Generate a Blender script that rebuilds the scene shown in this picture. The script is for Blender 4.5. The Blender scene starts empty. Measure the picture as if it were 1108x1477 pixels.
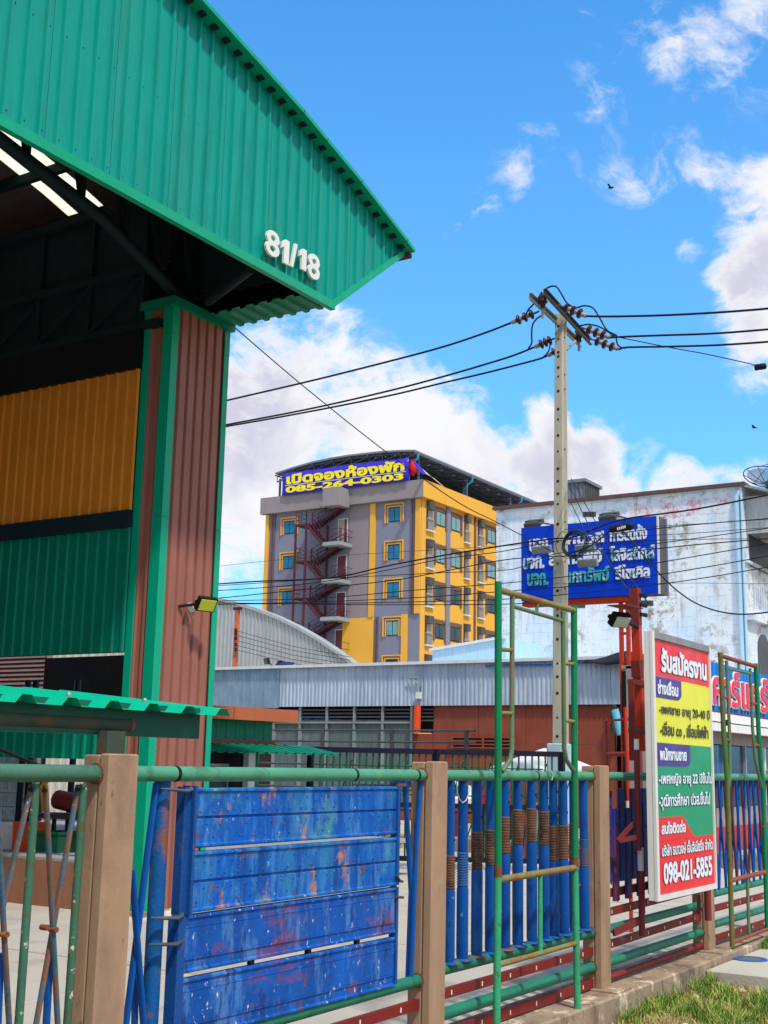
import bpy, math, random
import numpy as np
from mathutils import Vector, Matrix
from mathutils.geometry import delaunay_2d_cdt, interpolate_bezier

S = bpy.context.scene
COL = S.collection
R_ = math.radians
random.seed(7)
rng = np.random.default_rng(11)

# ------------------------------------------------------------ camera
IW, IH, FPX = 1108.0, 1477.0, 1800.0
CX, CY = IW/2, IH/2
def _n(v):
    v = np.array(v, float); return v/np.linalg.norm(v)
_zen = _n((185, 8950, -FPX))
_x = _n((1712-CX, -(1124-CY), -FPX))
_x = _n(_x-_zen*(_x@_zen))
_y = np.cross(_zen, _x)
RM = np.array([_x, _y, _zen])
CAM = np.array([0, 0, 1.56])
def ray(px, py): return RM@np.array([px-CX, -(py-CY), -FPX])
def PX(px, py, x):
    d = ray(px, py); p = CAM+d*(x/d[0]); return float(p[1]), float(p[2])
def PY(px, py, y):
    d = ray(px, py); p = CAM+d*(y/d[1]); return float(p[0]), float(p[2])
def PZ(px, py, z):
    d = ray(px, py); p = CAM+d*((z-CAM[2])/d[2]); return float(p[0]), float(p[1])

cam = bpy.data.cameras.new('camera'); camo = bpy.data.objects.new('camera', cam); COL.objects.link(camo)
m = Matrix([list(r) for r in RM]).to_4x4(); m.translation = Vector(CAM); camo.matrix_world = m
cam.sensor_fit = 'VERTICAL'; cam.sensor_height = 24; cam.lens = FPX/IH*24
cam.clip_start = 0.05; cam.clip_end = 3000
S.camera = camo

# ------------------------------------------------------------ light and sky
SUN_EL, SUN_AZ = R_(57), math.atan2(-0.55, -1.0)      # azimuth from +Y towards +X
sd = Vector((math.sin(SUN_AZ)*math.cos(SUN_EL), math.cos(SUN_AZ)*math.cos(SUN_EL), math.sin(SUN_EL)))
sl = bpy.data.lights.new('sun', 'SUN'); sl.energy = 3.7; sl.angle = R_(4.0); sl.color = (1, 0.95, 0.87)
so = bpy.data.objects.new('sun', sl); COL.objects.link(so); so.rotation_euler = sd.to_track_quat('Z', 'Y').to_euler()
W = bpy.data.worlds.new('World'); S.world = W; W.use_nodes = True
wt = W.node_tree; wt.nodes.clear()
def wn(t, **k):
    n = wt.nodes.new(t)
    for a, b in k.items(): setattr(n, a, b)
    return n
def wl(a, b): wt.links.new(a, b)
def wmath(op, a, b=None, c=None, clamp=False):
    n = wn('ShaderNodeMath', operation=op, use_clamp=clamp)
    for i, v in enumerate((a, b, c)):
        if v is None: continue
        if isinstance(v, (int, float)): n.inputs[i].default_value = v
        else: wl(v, n.inputs[i])
    return n.outputs[0]
def wrange(v, a, b, c, d, t='SMOOTHSTEP'):
    n = wn('ShaderNodeMapRange', interpolation_type=t); wl(v, n.inputs[0])
    for i, q in enumerate((a, b, c, d)): n.inputs[i+1].default_value = q
    return n.outputs[0]
sky = wn('ShaderNodeTexSky', sky_type='NISHITA'); sky.sun_disc = False
sky.sun_elevation = SUN_EL; sky.sun_rotation = SUN_AZ; sky.air_density = 1.0; sky.dust_density = 0.35; sky.ozone_density = 3.0
tc = wn('ShaderNodeTexCoord'); D0 = tc.outputs['Generated']
wob = wn('ShaderNodeTexNoise'); wob.inputs['Scale'].default_value = 7; wob.inputs['Detail'].default_value = 5; wl(D0, wob.inputs['Vector'])
sub = wn('ShaderNodeVectorMath', operation='SUBTRACT'); wl(wob.outputs['Color'], sub.inputs[0]); sub.inputs[1].default_value = (.5, .5, .5)
scl = wn('ShaderNodeVectorMath', operation='SCALE'); wl(sub.outputs[0], scl.inputs[0]); scl.inputs['Scale'].default_value = .10
add = wn('ShaderNodeVectorMath', operation='ADD'); wl(D0, add.inputs[0]); wl(scl.outputs[0], add.inputs[1])
D1 = add.outputs[0]
BLOBS = [  # photo position of each cloud, its radius in pixels, its density
 (400, 560, 200, .95), (330, 660, 260, .98), (520, 560, 130, .74), (560, 640, 190, .90), (500, 460, 90, .52), (455, 500, 90, .6), (640, 680, 160, .85), (720, 720, 140, .75), (690, 590, 60, .40), (640, 540, 60, .36),
 (800, 620, 75, .92), (855, 645, 85, .92), (780, 690, 120, .85), (880, 715, 90, .62), (990, 705, 70, .55), (1080, 700, 70, .5), (930, 660, 50, .34), (1020, 680, 50, .34),
 (1075, 270, 80, .85), (1100, 350, 120, .98), (1055, 385, 85, .9), (1110, 450, 130, .95), (1105, 560, 90, .5), (1060, 500, 60, .4), (1040, 240, 60, .42),
 (886, 326, 52, .62), (1095, 5, 75, .50), (985, 95, 70, .42), (870, 35, 38, .5), (690, 312, 50, .37), (662, 335, 45, .35), (735, 268, 75, .34), (785, 222, 70, .33), (820, 245, 60, .35), (845, 185, 80, .34), (890, 145, 80, .33), (885, 255, 80, .38), (940, 232, 75, .37), (1000, 225, 70, .38), (968, 345, 38, .42), (1040, 100, 100, .38), (960, 60, 90, .35),
 (650, 340, 45, .3), (820, 245, 30, .5), (860, 150, 70, .36), (1020, 60, 70, .38)]
dens = None
for (px, py, r, w) in BLOBS:
    c = _n(ray(px, py)); n = wn('ShaderNodeVectorMath', operation='DISTANCE'); wl(D1, n.inputs[0]); n.inputs[1].default_value = tuple(c)
    v = wrange(n.outputs['Value'], 0, r/1900*1.25, w, 0, 'SMOOTHERSTEP')
    dens = v if dens is None else wmath('MAXIMUM', dens, v)
mp = wn('ShaderNodeMapping'); mp.inputs['Scale'].default_value = (1, 1, 1.5); wl(D1, mp.inputs[0])
n1 = wn('ShaderNodeTexNoise'); n1.inputs['Scale'].default_value = 19; n1.inputs['Detail'].default_value = 14; n1.inputs['Roughness'].default_value = .66; wl(mp.outputs[0], n1.inputs['Vector'])
# unseen rest of the sky gets denser cumulus, added to whiten the ambient light
n0 = wn('ShaderNodeTexNoise'); n0.inputs['Scale'].default_value = 2.2; n0.inputs['Detail'].default_value = 3; wl(D1, n0.inputs['Vector'])
zz = wn('ShaderNodeSeparateXYZ'); wl(D0, zz.inputs[0])
fwd = wn('ShaderNodeVectorMath', operation='DOT_PRODUCT'); wl(D0, fwd.inputs[0]); fwd.inputs[1].default_value = tuple(_n(ray(554, 560)))
away = wrange(fwd.outputs['Value'], .86, .72, 0, 1)
rest = wmath('MULTIPLY', wrange(n0.outputs['Fac'], .38, .58, 0, .85), away)
dens = wmath('MAXIMUM', dens, rest)
nz = wmath('MULTIPLY', wmath('SUBTRACT', n1.outputs['Fac'], .5), 1.75)
dd = wmath('ADD', dens, nz)
mask = wrange(dd, .18, .70, 0, 1)
mask = wmath('MULTIPLY', mask, wrange(dens, .0, .38, 0, 1))
thick = wrange(dd, .45, 1.0, 0, 1)
n2 = wn('ShaderNodeTexNoise'); n2.inputs['Scale'].default_value = 9; n2.inputs['Detail'].default_value = 8; wl(D1, n2.inputs['Vector'])
shade = wmath('MULTIPLY', wrange(n2.outputs['Fac'], .40, .62, 0, 1), thick)
cc = wn('ShaderNodeMix', data_type='RGBA'); wl(shade, cc.inputs[0]); cc.inputs[6].default_value = (9.6, 9.6, 9.9, 1); cc.inputs[7].default_value = (6.6, 6.5, 8.0, 1)
# humid air whitens the sky towards the horizon
tint = wn('ShaderNodeMix', data_type='RGBA', blend_type='MULTIPLY'); tint.inputs[0].default_value = 1; wl(sky.outputs[0], tint.inputs[6]); tint.inputs[7].default_value = (.74, 2.15, 2.95, 1)
lift = wn('ShaderNodeMix', data_type='RGBA'); wl(wrange(zz.outputs[2], .02, .62, .55, .0, 'LINEAR'), lift.inputs[0]); wl(tint.outputs[2], lift.inputs[6]); lift.inputs[7].default_value = (3.0, 6.2, 10.2, 1)
fin = wn('ShaderNodeMix', data_type='RGBA'); wl(mask, fin.inputs[0]); wl(lift.outputs[2], fin.inputs[6]); wl(cc.outputs[2], fin.inputs[7])
bg = wn('ShaderNodeBackground'); bg.inputs[1].default_value = .10; wl(fin.outputs[2], bg.inputs[0])
wo = wn('ShaderNodeOutputWorld'); wl(bg.outputs[0], wo.inputs[0])
S.view_settings.view_transform = 'Standard'; S.view_settings.look = 'None'; S.view_settings.exposure = 0.0; S.view_settings.gamma = 1
S.view_settings.use_curve_mapping = False
S.render.engine = 'CYCLES'; S.cycles.max_bounces = 8; S.cycles.transparent_max_bounces = 8
S.cycles.use_denoising = True

# ------------------------------------------------------------ materials
def lin(c):
    o = []
    for v in c:
        v = v/255; o.append(v/12.92 if v <= .04045 else ((v+.055)/1.055)**2.4)
    return tuple(o)+(1,)
def M(name, col, rough=.6, metal=0.0, var=.12, vs=2.5, patches=(), bump=.0, bs=60, streak=.12, spec=.5, trans=0, alpha=1):
    """patches: (colour, noise scale, threshold, softness, amount, vertical stretch)"""
    m = bpy.data.materials.new(name); m.use_nodes = True; t = m.node_tree; t.nodes.clear()
    def N(ty, **k):
        n = t.nodes.new(ty)
        for a, b in k.items(): setattr(n, a, b)
        return n
    L = t.links.new
    tc = N('ShaderNodeTexCoord'); oi = N('ShaderNodeObjectInfo'); of = N('ShaderNodeVectorMath', operation='SCALE'); of.inputs[0].default_value = (31, 17, 23); L(oi.outputs['Random'], of.inputs['Scale'])
    oa = N('ShaderNodeVectorMath', operation='ADD'); L(tc.outputs['Object'], oa.inputs[0]); L(of.outputs[0], oa.inputs[1]); ob = oa.outputs[0]
    base = lin(col)
    def noise(scale, det=5, rough_=.6, stretch=1.0, off=0):
        mp = N('ShaderNodeMapping'); mp.inputs['Scale'].default_value = (1, 1, stretch); mp.inputs['Location'].default_value = (off, off*.7, off*1.3); L(ob, mp.inputs[0])
        n = N('ShaderNodeTexNoise'); n.inputs['Scale'].default_value = scale; n.inputs['Detail'].default_value = det; n.inputs['Roughness'].default_value = rough_
        L(mp.outputs[0], n.inputs['Vector']); return n.outputs['Fac']
    def rng_(v, a, b, c, d):
        n = N('ShaderNodeMapRange'); L(v, n.inputs[0])
        for i, q in enumerate((a, b, c, d)): n.inputs[i+1].default_value = q
        return n.outputs[0]
    nv = noise(vs, 7, .65)
    f = rng_(nv, .25, .75, 1-var*1.3, 1+var)
    if streak:
        ns = noise(9, 4, .6, .12, 3.1); g = rng_(ns, .3, .7, 1-streak, 1+streak*.6)
        mu = N('ShaderNodeMath', operation='MULTIPLY'); L(f, mu.inputs[0]); L(g, mu.inputs[1]); f = mu.outputs[0]
    sc = N('ShaderNodeVectorMath', operation='SCALE'); sc.inputs[0].default_value = base[:3]; L(f, sc.inputs['Scale'])
    colr = sc.outputs[0]
    roughv = None
    for i, (pc, ps, th, so_, am, st) in enumerate(patches):
        nn = noise(ps, 6, .68, st, 5.3*(i+1)); mk = rng_(nn, th, th+so_, 0, am)
        mx = N('ShaderNodeMix', data_type='RGBA'); L(mk, mx.inputs[0]); L(colr, mx.inputs[6]); mx.inputs[7].default_value = lin(pc); colr = mx.outputs[2]
    b = N('ShaderNodeBsdfPrincipled'); L(colr, b.inputs['Base Color'])
    b.inputs['Metallic'].default_value = metal
    rv = rng_(noise(vs*2.7, 4, .6, 1, 9), .3, .7, max(.03, rough-.1), min(1, rough+.1)); L(rv, b.inputs['Roughness'])
    b.inputs['Specular IOR Level'].default_value = spec*.45
    if trans: b.inputs['Transmission Weight'].default_value = trans
    if bump:
        bn = N('ShaderNodeBump'); bn.inputs['Strength'].default_value = bump; bn.inputs['Distance'].default_value = .01
        L(noise(bs, 4, .6, 1, 2), bn.inputs['Height']); L(bn.outputs[0], b.inputs['Normal'])
    o = N('ShaderNodeOutputMaterial'); L(b.outputs[0], o.inputs[0])
    return m
RUST = (120, 62, 30)
MT = dict(
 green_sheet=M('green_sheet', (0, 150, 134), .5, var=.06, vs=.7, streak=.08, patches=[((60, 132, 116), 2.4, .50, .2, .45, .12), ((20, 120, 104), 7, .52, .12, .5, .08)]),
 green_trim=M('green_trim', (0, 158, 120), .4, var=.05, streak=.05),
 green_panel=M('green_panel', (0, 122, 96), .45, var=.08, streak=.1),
 brown_sheet=M('brown_sheet', (152, 96, 82), .5, var=.08, vs=1.2, streak=.12, patches=[((120, 80, 70), 5, .62, .15, .4, .3)]),
 yellow_sheet=M('yellow_sheet', (212, 132, 38), .5, var=.07, streak=.1),
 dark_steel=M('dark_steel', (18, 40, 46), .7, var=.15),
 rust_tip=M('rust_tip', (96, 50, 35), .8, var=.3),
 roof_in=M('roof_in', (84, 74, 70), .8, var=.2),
 letter_white=M('letter_white', (228, 226, 218), .5, var=.03, streak=.06),
 concrete_post=M('concrete_post', (166, 134, 106), .85, var=.09, vs=2.2, streak=.12, bump=.12, bs=45, patches=[((96, 80, 70), 2.0, .52, .2, .6, .5), ((190, 164, 134), 7, .60, .1, .35, 1), ((70, 58, 50), 11, .63, .05, .6, .4)]),
 kerb=M('kerb', (158, 136, 112), .9, var=.16, vs=3, streak=.15, bump=.6, bs=30, patches=[((96, 76, 66), 2.6, .50, .14, .7, .7), ((212, 196, 166), 5, .57, .05, .8, .6), ((80, 66, 60), 14, .60, .06, .6, .5)]),
 rail_green=M('rail_green', (78, 146, 112), .5, var=.12, vs=4, streak=0, patches=[((132, 168, 70), 9, .60, .1, .5, 1), ((36, 84, 62), 5, .55, .12, .6, 1), ((198, 190, 160), 22, .70, .03, .8, 1), (RUST, 14, .68, .05, .7, 1)], bump=.2),
 rail_low=M('rail_low', (32, 118, 92), .5, var=.15, vs=5, streak=0, patches=[((18, 66, 56), 7, .55, .12, .6, 1), (RUST, 15, .69, .04, .6, 1)], bump=.15),
 rail_red=M('rail_red', (124, 36, 30), .6, var=.14, streak=0, patches=[((84, 40, 36), 6, .58, .1, .5, 1)]),
 bar_green=M('bar_green', (62, 104, 82), .6, var=.16, vs=5, streak=0, patches=[((214, 206, 176), 20, .61, .03, .9, 1), ((96, 74, 50), 8, .54, .08, .7, 1)], bump=.2),
 bar_blue_rust=M('bar_blue_rust', (70, 100, 120), .65, var=.2, vs=5, streak=0, patches=[((128, 84, 58), 7, .46, .1, .9, .6), ((50, 84, 74), 11, .54, .1, .7, 1), ((190, 186, 170), 24, .64, .03, .8, 1)], bump=.25),
 bar_blue=M('bar_blue', (4, 80, 158), .5, var=.16, vs=4, streak=0, patches=[((70, 110, 160), 7, .62, .1, .5, .5), ((90, 60, 50), 16, .70, .05, .6, 1)]),
 tube_blue=M('tube_blue', (0, 76, 152), .55, var=.16, vs=4, streak=.16, patches=[((50, 104, 160), 6, .54, .12, .5, .4), ((16, 36, 66), 12, .58, .08, .6, .6), ((150, 170, 190), 26, .66, .03, .6, 1)], bump=.15),
 tube_rust=M('tube_rust', (112, 80, 64), .85, var=.25, vs=8, streak=0, patches=[((62, 46, 42), 9, .48, .12, .8, 1), ((60, 100, 150), 6, .66, .08, .5, .4)], bump=.4),
 truck_blue=M('truck_blue', (0, 88, 176), .6, var=.2, vs=3, streak=.3, patches=[((60, 140, 170), 3.0, .50, .16, .6, .35), ((70, 136, 190), 14, .51, .1, .6, .25), ((84, 156, 132), 3.4, .58, .12, .6, .8), ((186, 128, 60), 5, .575, .07, .85, .5), ((20, 50, 110), 16, .56, .08, .6, .3), (RUST, 8, .61, .05, .9, .7), ((180, 200, 206), 34, .64, .03, .6, .7)], bump=.35, bs=40),
 truck_blue_low=M('truck_blue_low', (8, 84, 170), .6, var=.2, vs=3, streak=.3, patches=[((126, 60, 84), 2.2, .555, .08, .7, 2.2), ((84, 134, 186), 9, .51, .1, .6, .3), ((20, 44, 90), 14, .57, .06, .7, .3), ((214, 218, 222), 30, .635, .03, .85, .6), (RUST, 9, .63, .04, .8, .5)], bump=.35, bs=40),
 rusty=M('rusty', (126, 74, 44), .85, var=.25, vs=7, streak=0, patches=[((178, 116, 60), 10, .58, .1, .7, 1), ((60, 46, 44), 8, .60, .08, .6, 1)], bump=.5),
 post_blue_rust=M('post_blue_rust', (10, 84, 144), .6, var=.15, vs=4, streak=0, patches=[((134, 80, 48), 5, .52, .08, .95, .5), ((24, 50, 90), 8, .6, .1, .5, 1)], bump=.4),
 scaf_dark=M('scaf_dark', (10, 120, 72), .45, var=.14, vs=6, streak=0, patches=[((24, 66, 48), 30, .64, .04, .7, 1)], bump=.2),
 scaf_light=M('scaf_light', (52, 158, 108), .5, var=.14, vs=6, streak=0, patches=[((130, 160, 84), 7, .58, .1, .7, .4), ((92, 70, 52), 28, .60, .04, .85, 1), (RUST, 9, .68, .05, .9, .5)], bump=.4),
 scaf_mid=M('scaf_mid', (86, 122, 84), .55, var=.14, vs=6, streak=0, patches=[((130, 104, 66), 6, .52, .1, .8, .5), ((60, 50, 40), 24, .62, .05, .6, 1)], bump=.3),
 scaf_rust=M('scaf_rust', (128, 122, 68), .65, var=.18, vs=6, streak=0, patches=[((146, 84, 46), 8, .50, .08, .9, 1), ((60, 80, 52), 20, .62, .05, .6, 1)], bump=.4),
 scaf_brown=M('scaf_brown', (140, 72, 50), .7, var=.16, vs=6, streak=0, patches=[((96, 92, 50), 9, .56, .08, .7, 1)], bump=.3),
 red_paint=M('red_paint', (196, 56, 30), .55, var=.12, streak=.1, patches=[((110, 48, 38), 5, .56, .12, .7, .3)]),
 maroon=M('maroon', (122, 48, 44), .6, var=.12, streak=0),
 white_metal=M('white_metal', (222, 220, 212), .5, var=.05, streak=.08, patches=[((130, 122, 112), 18, .70, .04, .6, 1)]),
 grey_metal=M('grey_metal', (150, 150, 148), .45, metal=.5, var=.1),
 p_red=M('print_red', (232, 40, 48), .35, bump=.5, bs=4, var=.03, streak=.03), p_yellow=M('print_yellow', (228, 226, 40), .35, bump=.5, bs=4, var=.03, streak=.03),
 p_green=M('print_green', (0, 150, 104), .35, bump=.5, bs=4, var=.04, streak=.04), p_purple=M('print_purple', (70, 48, 140), .35, var=.03, streak=.03),
 p_white=M('print_white', (226, 234, 242), .4, var=.02, streak=0), p_black=M('print_black', (44, 44, 40), .4, var=.02, streak=0), p_shadow=M('print_shadow', (70, 74, 92), .5, var=.02, streak=0),
 banner_blue=M('banner_blue', (58, 42, 190), .4, var=.06, streak=.08), banner_yellow=M('banner_yellow', (250, 232, 20), .4, var=.04, streak=0),
 pole=M('pole', (178, 172, 152), .85, var=.08, vs=2, streak=.12, bump=.2, bs=25, patches=[((128, 120, 104), 4, .60, .15, .5, .2)]),
 pole_hole=M('pole_hole', (46, 44, 40), .9),
 galv=M('galv', (150, 158, 158), .45, metal=.35, var=.15), galv_dark=M('galv_dark', (86, 88, 88), .55, metal=.3, var=.15),
 porcelain=M('porcelain', (62, 28, 26), .25, var=.05, streak=0), porcelain_grey=M('porcelain_grey', (150, 138, 128), .5, var=.1, streak=0),
 cable=M('cable', (28, 26, 30), .6, var=.05, streak=0), cable_green=M('cable_green', (26, 70, 66), .6, var=.05, streak=0),
 bill_blue=M('bill_blue', (0, 62, 200), .35, var=.05, vs=.8, streak=.05), bill_white=M('bill_white', (226, 232, 236), .4, var=.02, streak=0, patches=[((38, 110, 150), 5, .60, .05, .95, 1)]),
 bill_teal=M('bill_teal', (70, 170, 170), .5, var=.05, streak=0, patches=[((226, 232, 236), 4, .58, .04, .9, 1), ((18, 60, 160), 7, .60, .04, .9, 1)]),
 dark=M('dark', (20, 20, 24), .6, var=.1), black_paint=M('black_paint', (24, 24, 40), .45, var=.08), gate_green=M('gate_green', (30, 92, 62), .5, var=.1),
 dark_brown=M('dark_brown', (52, 42, 38), .6, var=.1),
 glass_grey=M('glass_grey', (96, 110, 112), .15, var=.1, streak=.2, patches=[((150, 152, 138), 1.2, .55, .2, .6, 1)]),
 glass_blue=M('glass_blue', (30, 120, 160), .12, var=.1, streak=.25, vs=4), glass_dark=M('glass_dark', (40, 72, 76), .1, var=.2, vs=3), glass_light=M('glass_light', (112, 160, 160), .12, var=.2, vs=3, streak=.2),
 bld_grey=M('bld_grey', (128, 130, 146), .85, var=.05, vs=.3, streak=.04), bld_taupe=M('bld_taupe', (144, 132, 134), .85, var=.04, vs=.3, streak=.04),
 bld_yellow=M('bld_yellow', (232, 172, 66), .85, var=.05, vs=.4, streak=.05), bld_parapet=M('bld_parapet', (146, 138, 138), .85, var=.06, vs=.3, streak=.07),
 bld_cream=M('bld_cream', (176, 158, 142), .85, var=.06), door_red=M('door_red', (112, 52, 60), .55, var=.06), trim_brown=M('trim_brown', (112, 90, 92), .8, var=.05), stair_red=M('stair_red', (86, 44, 56), .6, var=.1),
 slab_grey=M('slab_grey', (150, 160, 160), .8, var=.06),
 teal_pipe=M('teal_pipe', (30, 160, 190), .4, var=.05), truss=M('truss', (96, 104, 116), .6, var=.1), roof_dark=M('roof_dark', (120, 126, 138), .6, var=.08),
 corr_white=M('corr_white', (176, 178, 176), .5, metal=.2, var=.08, vs=.4, streak=.16, patches=[((140, 140, 134), 1.5, .55, .2, .5, .1)]),
 corr_grey=M('corr_grey', (186, 198, 212), .5, metal=.25, var=.08, vs=.6, streak=.2, patches=[((128, 146, 172), 1.6, .5, .15, .5, .1), ((120, 112, 110), 3, .66, .08, .4, .3)]),
 flat_galv=M('flat_galv', (140, 164, 182), .4, metal=.3, var=.16, vs=1.5, streak=.2, patches=[((180, 196, 206), 1.4, .55, .15, .6, 1.0), ((96, 116, 140), 2.2, .58, .12, .5, 1)]),
 edge_brown=M('edge_brown', (96, 72, 66), .7, var=.1), edge_white=M('edge_white', (214, 216, 216), .6, var=.06),
 light_blue=M('light_blue', (176, 212, 232), .6, var=.05),
 wall_brown=M('wall_brown', (142, 72, 54), .6, var=.08, vs=.7, streak=.12, patches=[((116, 50, 38), 1.4, .55, .15, .5, .5)]), orange_brown=M('orange_brown', (178, 96, 62), .6, var=.06, streak=.06),
 orange=M('orange', (226, 80, 40), .5, var=.05), tarp_blue=M('tarp_blue', (20, 120, 200), .5, var=.12), tarp_black=M('tarp_black', (38, 40, 48), .5, var=.15), teal_light=M('teal_light', (110, 200, 220), .5, var=.05),
 white_cloth=M('white_cloth', (226, 224, 216), .8, var=.04), red_cloth=M('red_cloth', (214, 26, 40), .7, var=.04),
 box_blue=M('box_blue', (168, 190, 204), .6, var=.05), crate_blue=M('crate_blue', (20, 60, 200), .5, var=.05),
 shop_blue=M('shop_blue', (30, 128, 206), .45, var=.06, vs=.8, streak=.1), shop_red=M('shop_red', (224, 44, 74), .4, var=.04, streak=0), shop_white=M('shop_white', (234, 232, 228), .5, var=.03), shop_grey=M('shop_grey', (150, 138, 136), .8, var=.06), wall_red=M('wall_red', (176, 56, 50), .7, var=.08),
 ring_blue=M('ring_blue', (50, 96, 160), .7, var=.2), iron=M('iron', (104, 104, 92), .8, var=.2, vs=8, streak=0, bump=.4),
 gravel_white=M('gravel_white', (206, 198, 184), .9, var=.1), lattice=M('lattice', (236, 232, 222), .85, var=.06), lattice_red=M('lattice_red', (122, 58, 48), .85, var=.1), junk=M('junk', (84, 74, 66), .8, var=.3, vs=5),
 yellow_plastic=M('yellow_plastic', (214, 160, 30), .5), plinth=M('plinth', (150, 104, 78), .85, var=.12, streak=.15), screed=M('screed', (150, 148, 150), .85, var=.1),
 string=M('string', (200, 196, 180), .8), bird=M('bird', (30, 30, 32), .8),
 concrete_slab=M('concrete_slab', (186, 180, 164), .9, var=.08, vs=2, streak=0, bump=.5, bs=60, patches=[((150, 142, 124), 3, .58, .12, .5, 1)]),
 yard=M('yard', (180, 172, 158), .9, var=.09, vs=1.1, streak=0, bump=.3, bs=25, patches=[((138, 126, 112), 1.2, .56, .14, .5, 1), ((196, 190, 178), 3, .62, .1, .4, 1)]),
)
def floodglass(name, col, e):
    m = bpy.data.materials.new(name); m.use_nodes = True; b = m.node_tree.nodes['Principled BSDF']
    b.inputs['Base Color'].default_value = lin(col); b.inputs['Roughness'].default_value = .2
    nz = m.node_tree.nodes.new('ShaderNodeTexNoise'); nz.inputs['Scale'].default_value = 20
    mr = m.node_tree.nodes.new('ShaderNodeMapRange'); mr.inputs[3].default_value = .12; mr.inputs[4].default_value = .3
    m.node_tree.links.new(nz.outputs['Fac'], mr.inputs[0]); m.node_tree.links.new(mr.outputs[0], b.inputs['Roughness'])
    return m
MT['lamp_glass'] = floodglass('lamp_glass', (196, 200, 176), 0)
MT['lamp_led'] = floodglass('lamp_led', (206, 214, 40), 0)
# translucent skylight sheet
def skylight_mat():
    m = bpy.data.materials.new('skylight'); m.use_nodes = True; t = m.node_tree; t.nodes.clear()
    tcn = t.nodes.new('ShaderNodeTexCoord'); n = t.nodes.new('ShaderNodeTexNoise'); n.inputs['Scale'].default_value = 6
    cr = t.nodes.new('ShaderNodeMix'); cr.data_type = 'RGBA'; cr.inputs[6].default_value = lin((226, 214, 170)); cr.inputs[7].default_value = lin((246, 240, 214))
    t.links.new(tcn.outputs['Object'], n.inputs['Vector']); t.links.new(n.outputs['Fac'], cr.inputs[0])
    tr = t.nodes.new('ShaderNodeBsdfTranslucent'); t.links.new(cr.outputs[2], tr.inputs[0])
    o = t.nodes.new('ShaderNodeOutputMaterial'); t.links.new(tr.outputs[0], o.inputs[0]); return m
MT['skylight'] = skylight_mat()
# painted masonry that has flaked: pale wash, bare block, block joints
def flaked(name, xs, ys):
    m = bpy.data.materials.new(name); m.use_nodes = True; t = m.node_tree; t.nodes.clear(); L = t.links.new
    def N(ty, **k):
        n = t.nodes.new(ty)
        for a, b in k.items(): setattr(n, a, b)
        return n
    tc = N('ShaderNodeTexCoord'); sp = N('ShaderNodeSeparateXYZ'); L(tc.outputs['Object'], sp.inputs[0]); cb = N('ShaderNodeCombineXYZ'); L(sp.outputs[xs], cb.inputs[0]); L(sp.outputs[2], cb.inputs[1])
    def noise(s, d=7, r=.68, st=(1, 1, 1)):
        mp = N('ShaderNodeMapping'); mp.inputs['Scale'].default_value = st; L(cb.outputs[0], mp.inputs[0])
        n = N('ShaderNodeTexNoise'); n.inputs['Scale'].default_value = s; n.inputs['Detail'].default_value = d; n.inputs['Roughness'].default_value = r; L(mp.outputs[0], n.inputs['Vector']); return n.outputs['Fac']
    def mr(v, a, b, c, d):
        n = N('ShaderNodeMapRange'); L(v, n.inputs[0])
        for i, q in enumerate((a, b, c, d)): n.inputs[i+1].default_value = q
        return n.outputs[0]
    def mix(f, a, b):
        n = N('ShaderNodeMix', data_type='RGBA')
        L(f, n.inputs[0]) if not isinstance(f, float) else setattr(n.inputs[0], 'default_value', f)
        for i, v in ((6, a), (7, b)):
            if isinstance(v, tuple): n.inputs[i].default_value = v
            else: L(v, n.inputs[i])
        return n.outputs[2]
    def mul(a, b):
        n = N('ShaderNodeMath', operation='MULTIPLY'); L(a, n.inputs[0]); L(b, n.inputs[1]); return n.outputs[0]
    wash = mix(mr(noise(.55, 4, .6), .45, .62, 0, 1), lin((222, 228, 230)), lin((196, 216, 232)))
    wash = mix(mr(noise(1.6, 5), .56, .7, 0, .7), wash, lin((206, 208, 206)))
    bk = N('ShaderNodeTexBrick'); bk.inputs['Scale'].default_value = 1.0; bk.inputs['Brick Width'].default_value = .62; bk.inputs['Row Height'].default_value = .36; bk.inputs['Mortar Size'].default_value = .016
    bk.inputs['Color1'].default_value = lin((164, 152, 136)); bk.inputs['Color2'].default_value = lin((136, 128, 118)); bk.inputs['Mortar'].default_value = lin((196, 190, 180)); L(cb.outputs[0], bk.inputs['Vector'])
    # flakes gather in some columns and courses of blocks
    fl = mul(mr(noise(2.6, 8, .74), .50, .56, 0, 1), mr(noise(.42, 3, .6, (1.6, .8, 1)), .46, .60, 0, 1))
    fl2 = mr(noise(5.5, 7, .75), .625, .65, 0, .9)
    mx = N('ShaderNodeMath', operation='MAXIMUM'); L(fl, mx.inputs[0]); L(fl2, mx.inputs[1])
    colr = mix(mx.outputs[0], wash, bk.outputs['Color'])
    stk = mul(mr(noise(1.0, 6, .7, (2.6, .16, 1)), .52, .64, 0, .55), mr(noise(.5, 3), .4, .6, .2, 1)); colr = mix(stk, colr, lin((150, 146, 136)))
    joint = mul(bk.outputs['Fac'], mr(noise(1.1, 4), .42, .6, 0, .4)); colr = mix(joint, colr, lin((150, 150, 146)))
    b = N('ShaderNodeBsdfPrincipled'); b.inputs['Roughness'].default_value = .9; L(colr, b.inputs['Base Color'])
    bp = N('ShaderNodeBump'); bp.inputs['Strength'].default_value = .5; bp.inputs['Distance'].default_value = .02; L(mx.outputs[0], bp.inputs['Height']); bp.invert = True; L(bp.outputs[0], b.inputs['Normal'])
    o = N('ShaderNodeOutputMaterial'); L(b.outputs[0], o.inputs[0]); return m
MT['flaked'] = flaked('flaked', 1, 2)
MT['flaked_side'] = flaked('flaked_side', 0, 2)
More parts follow.
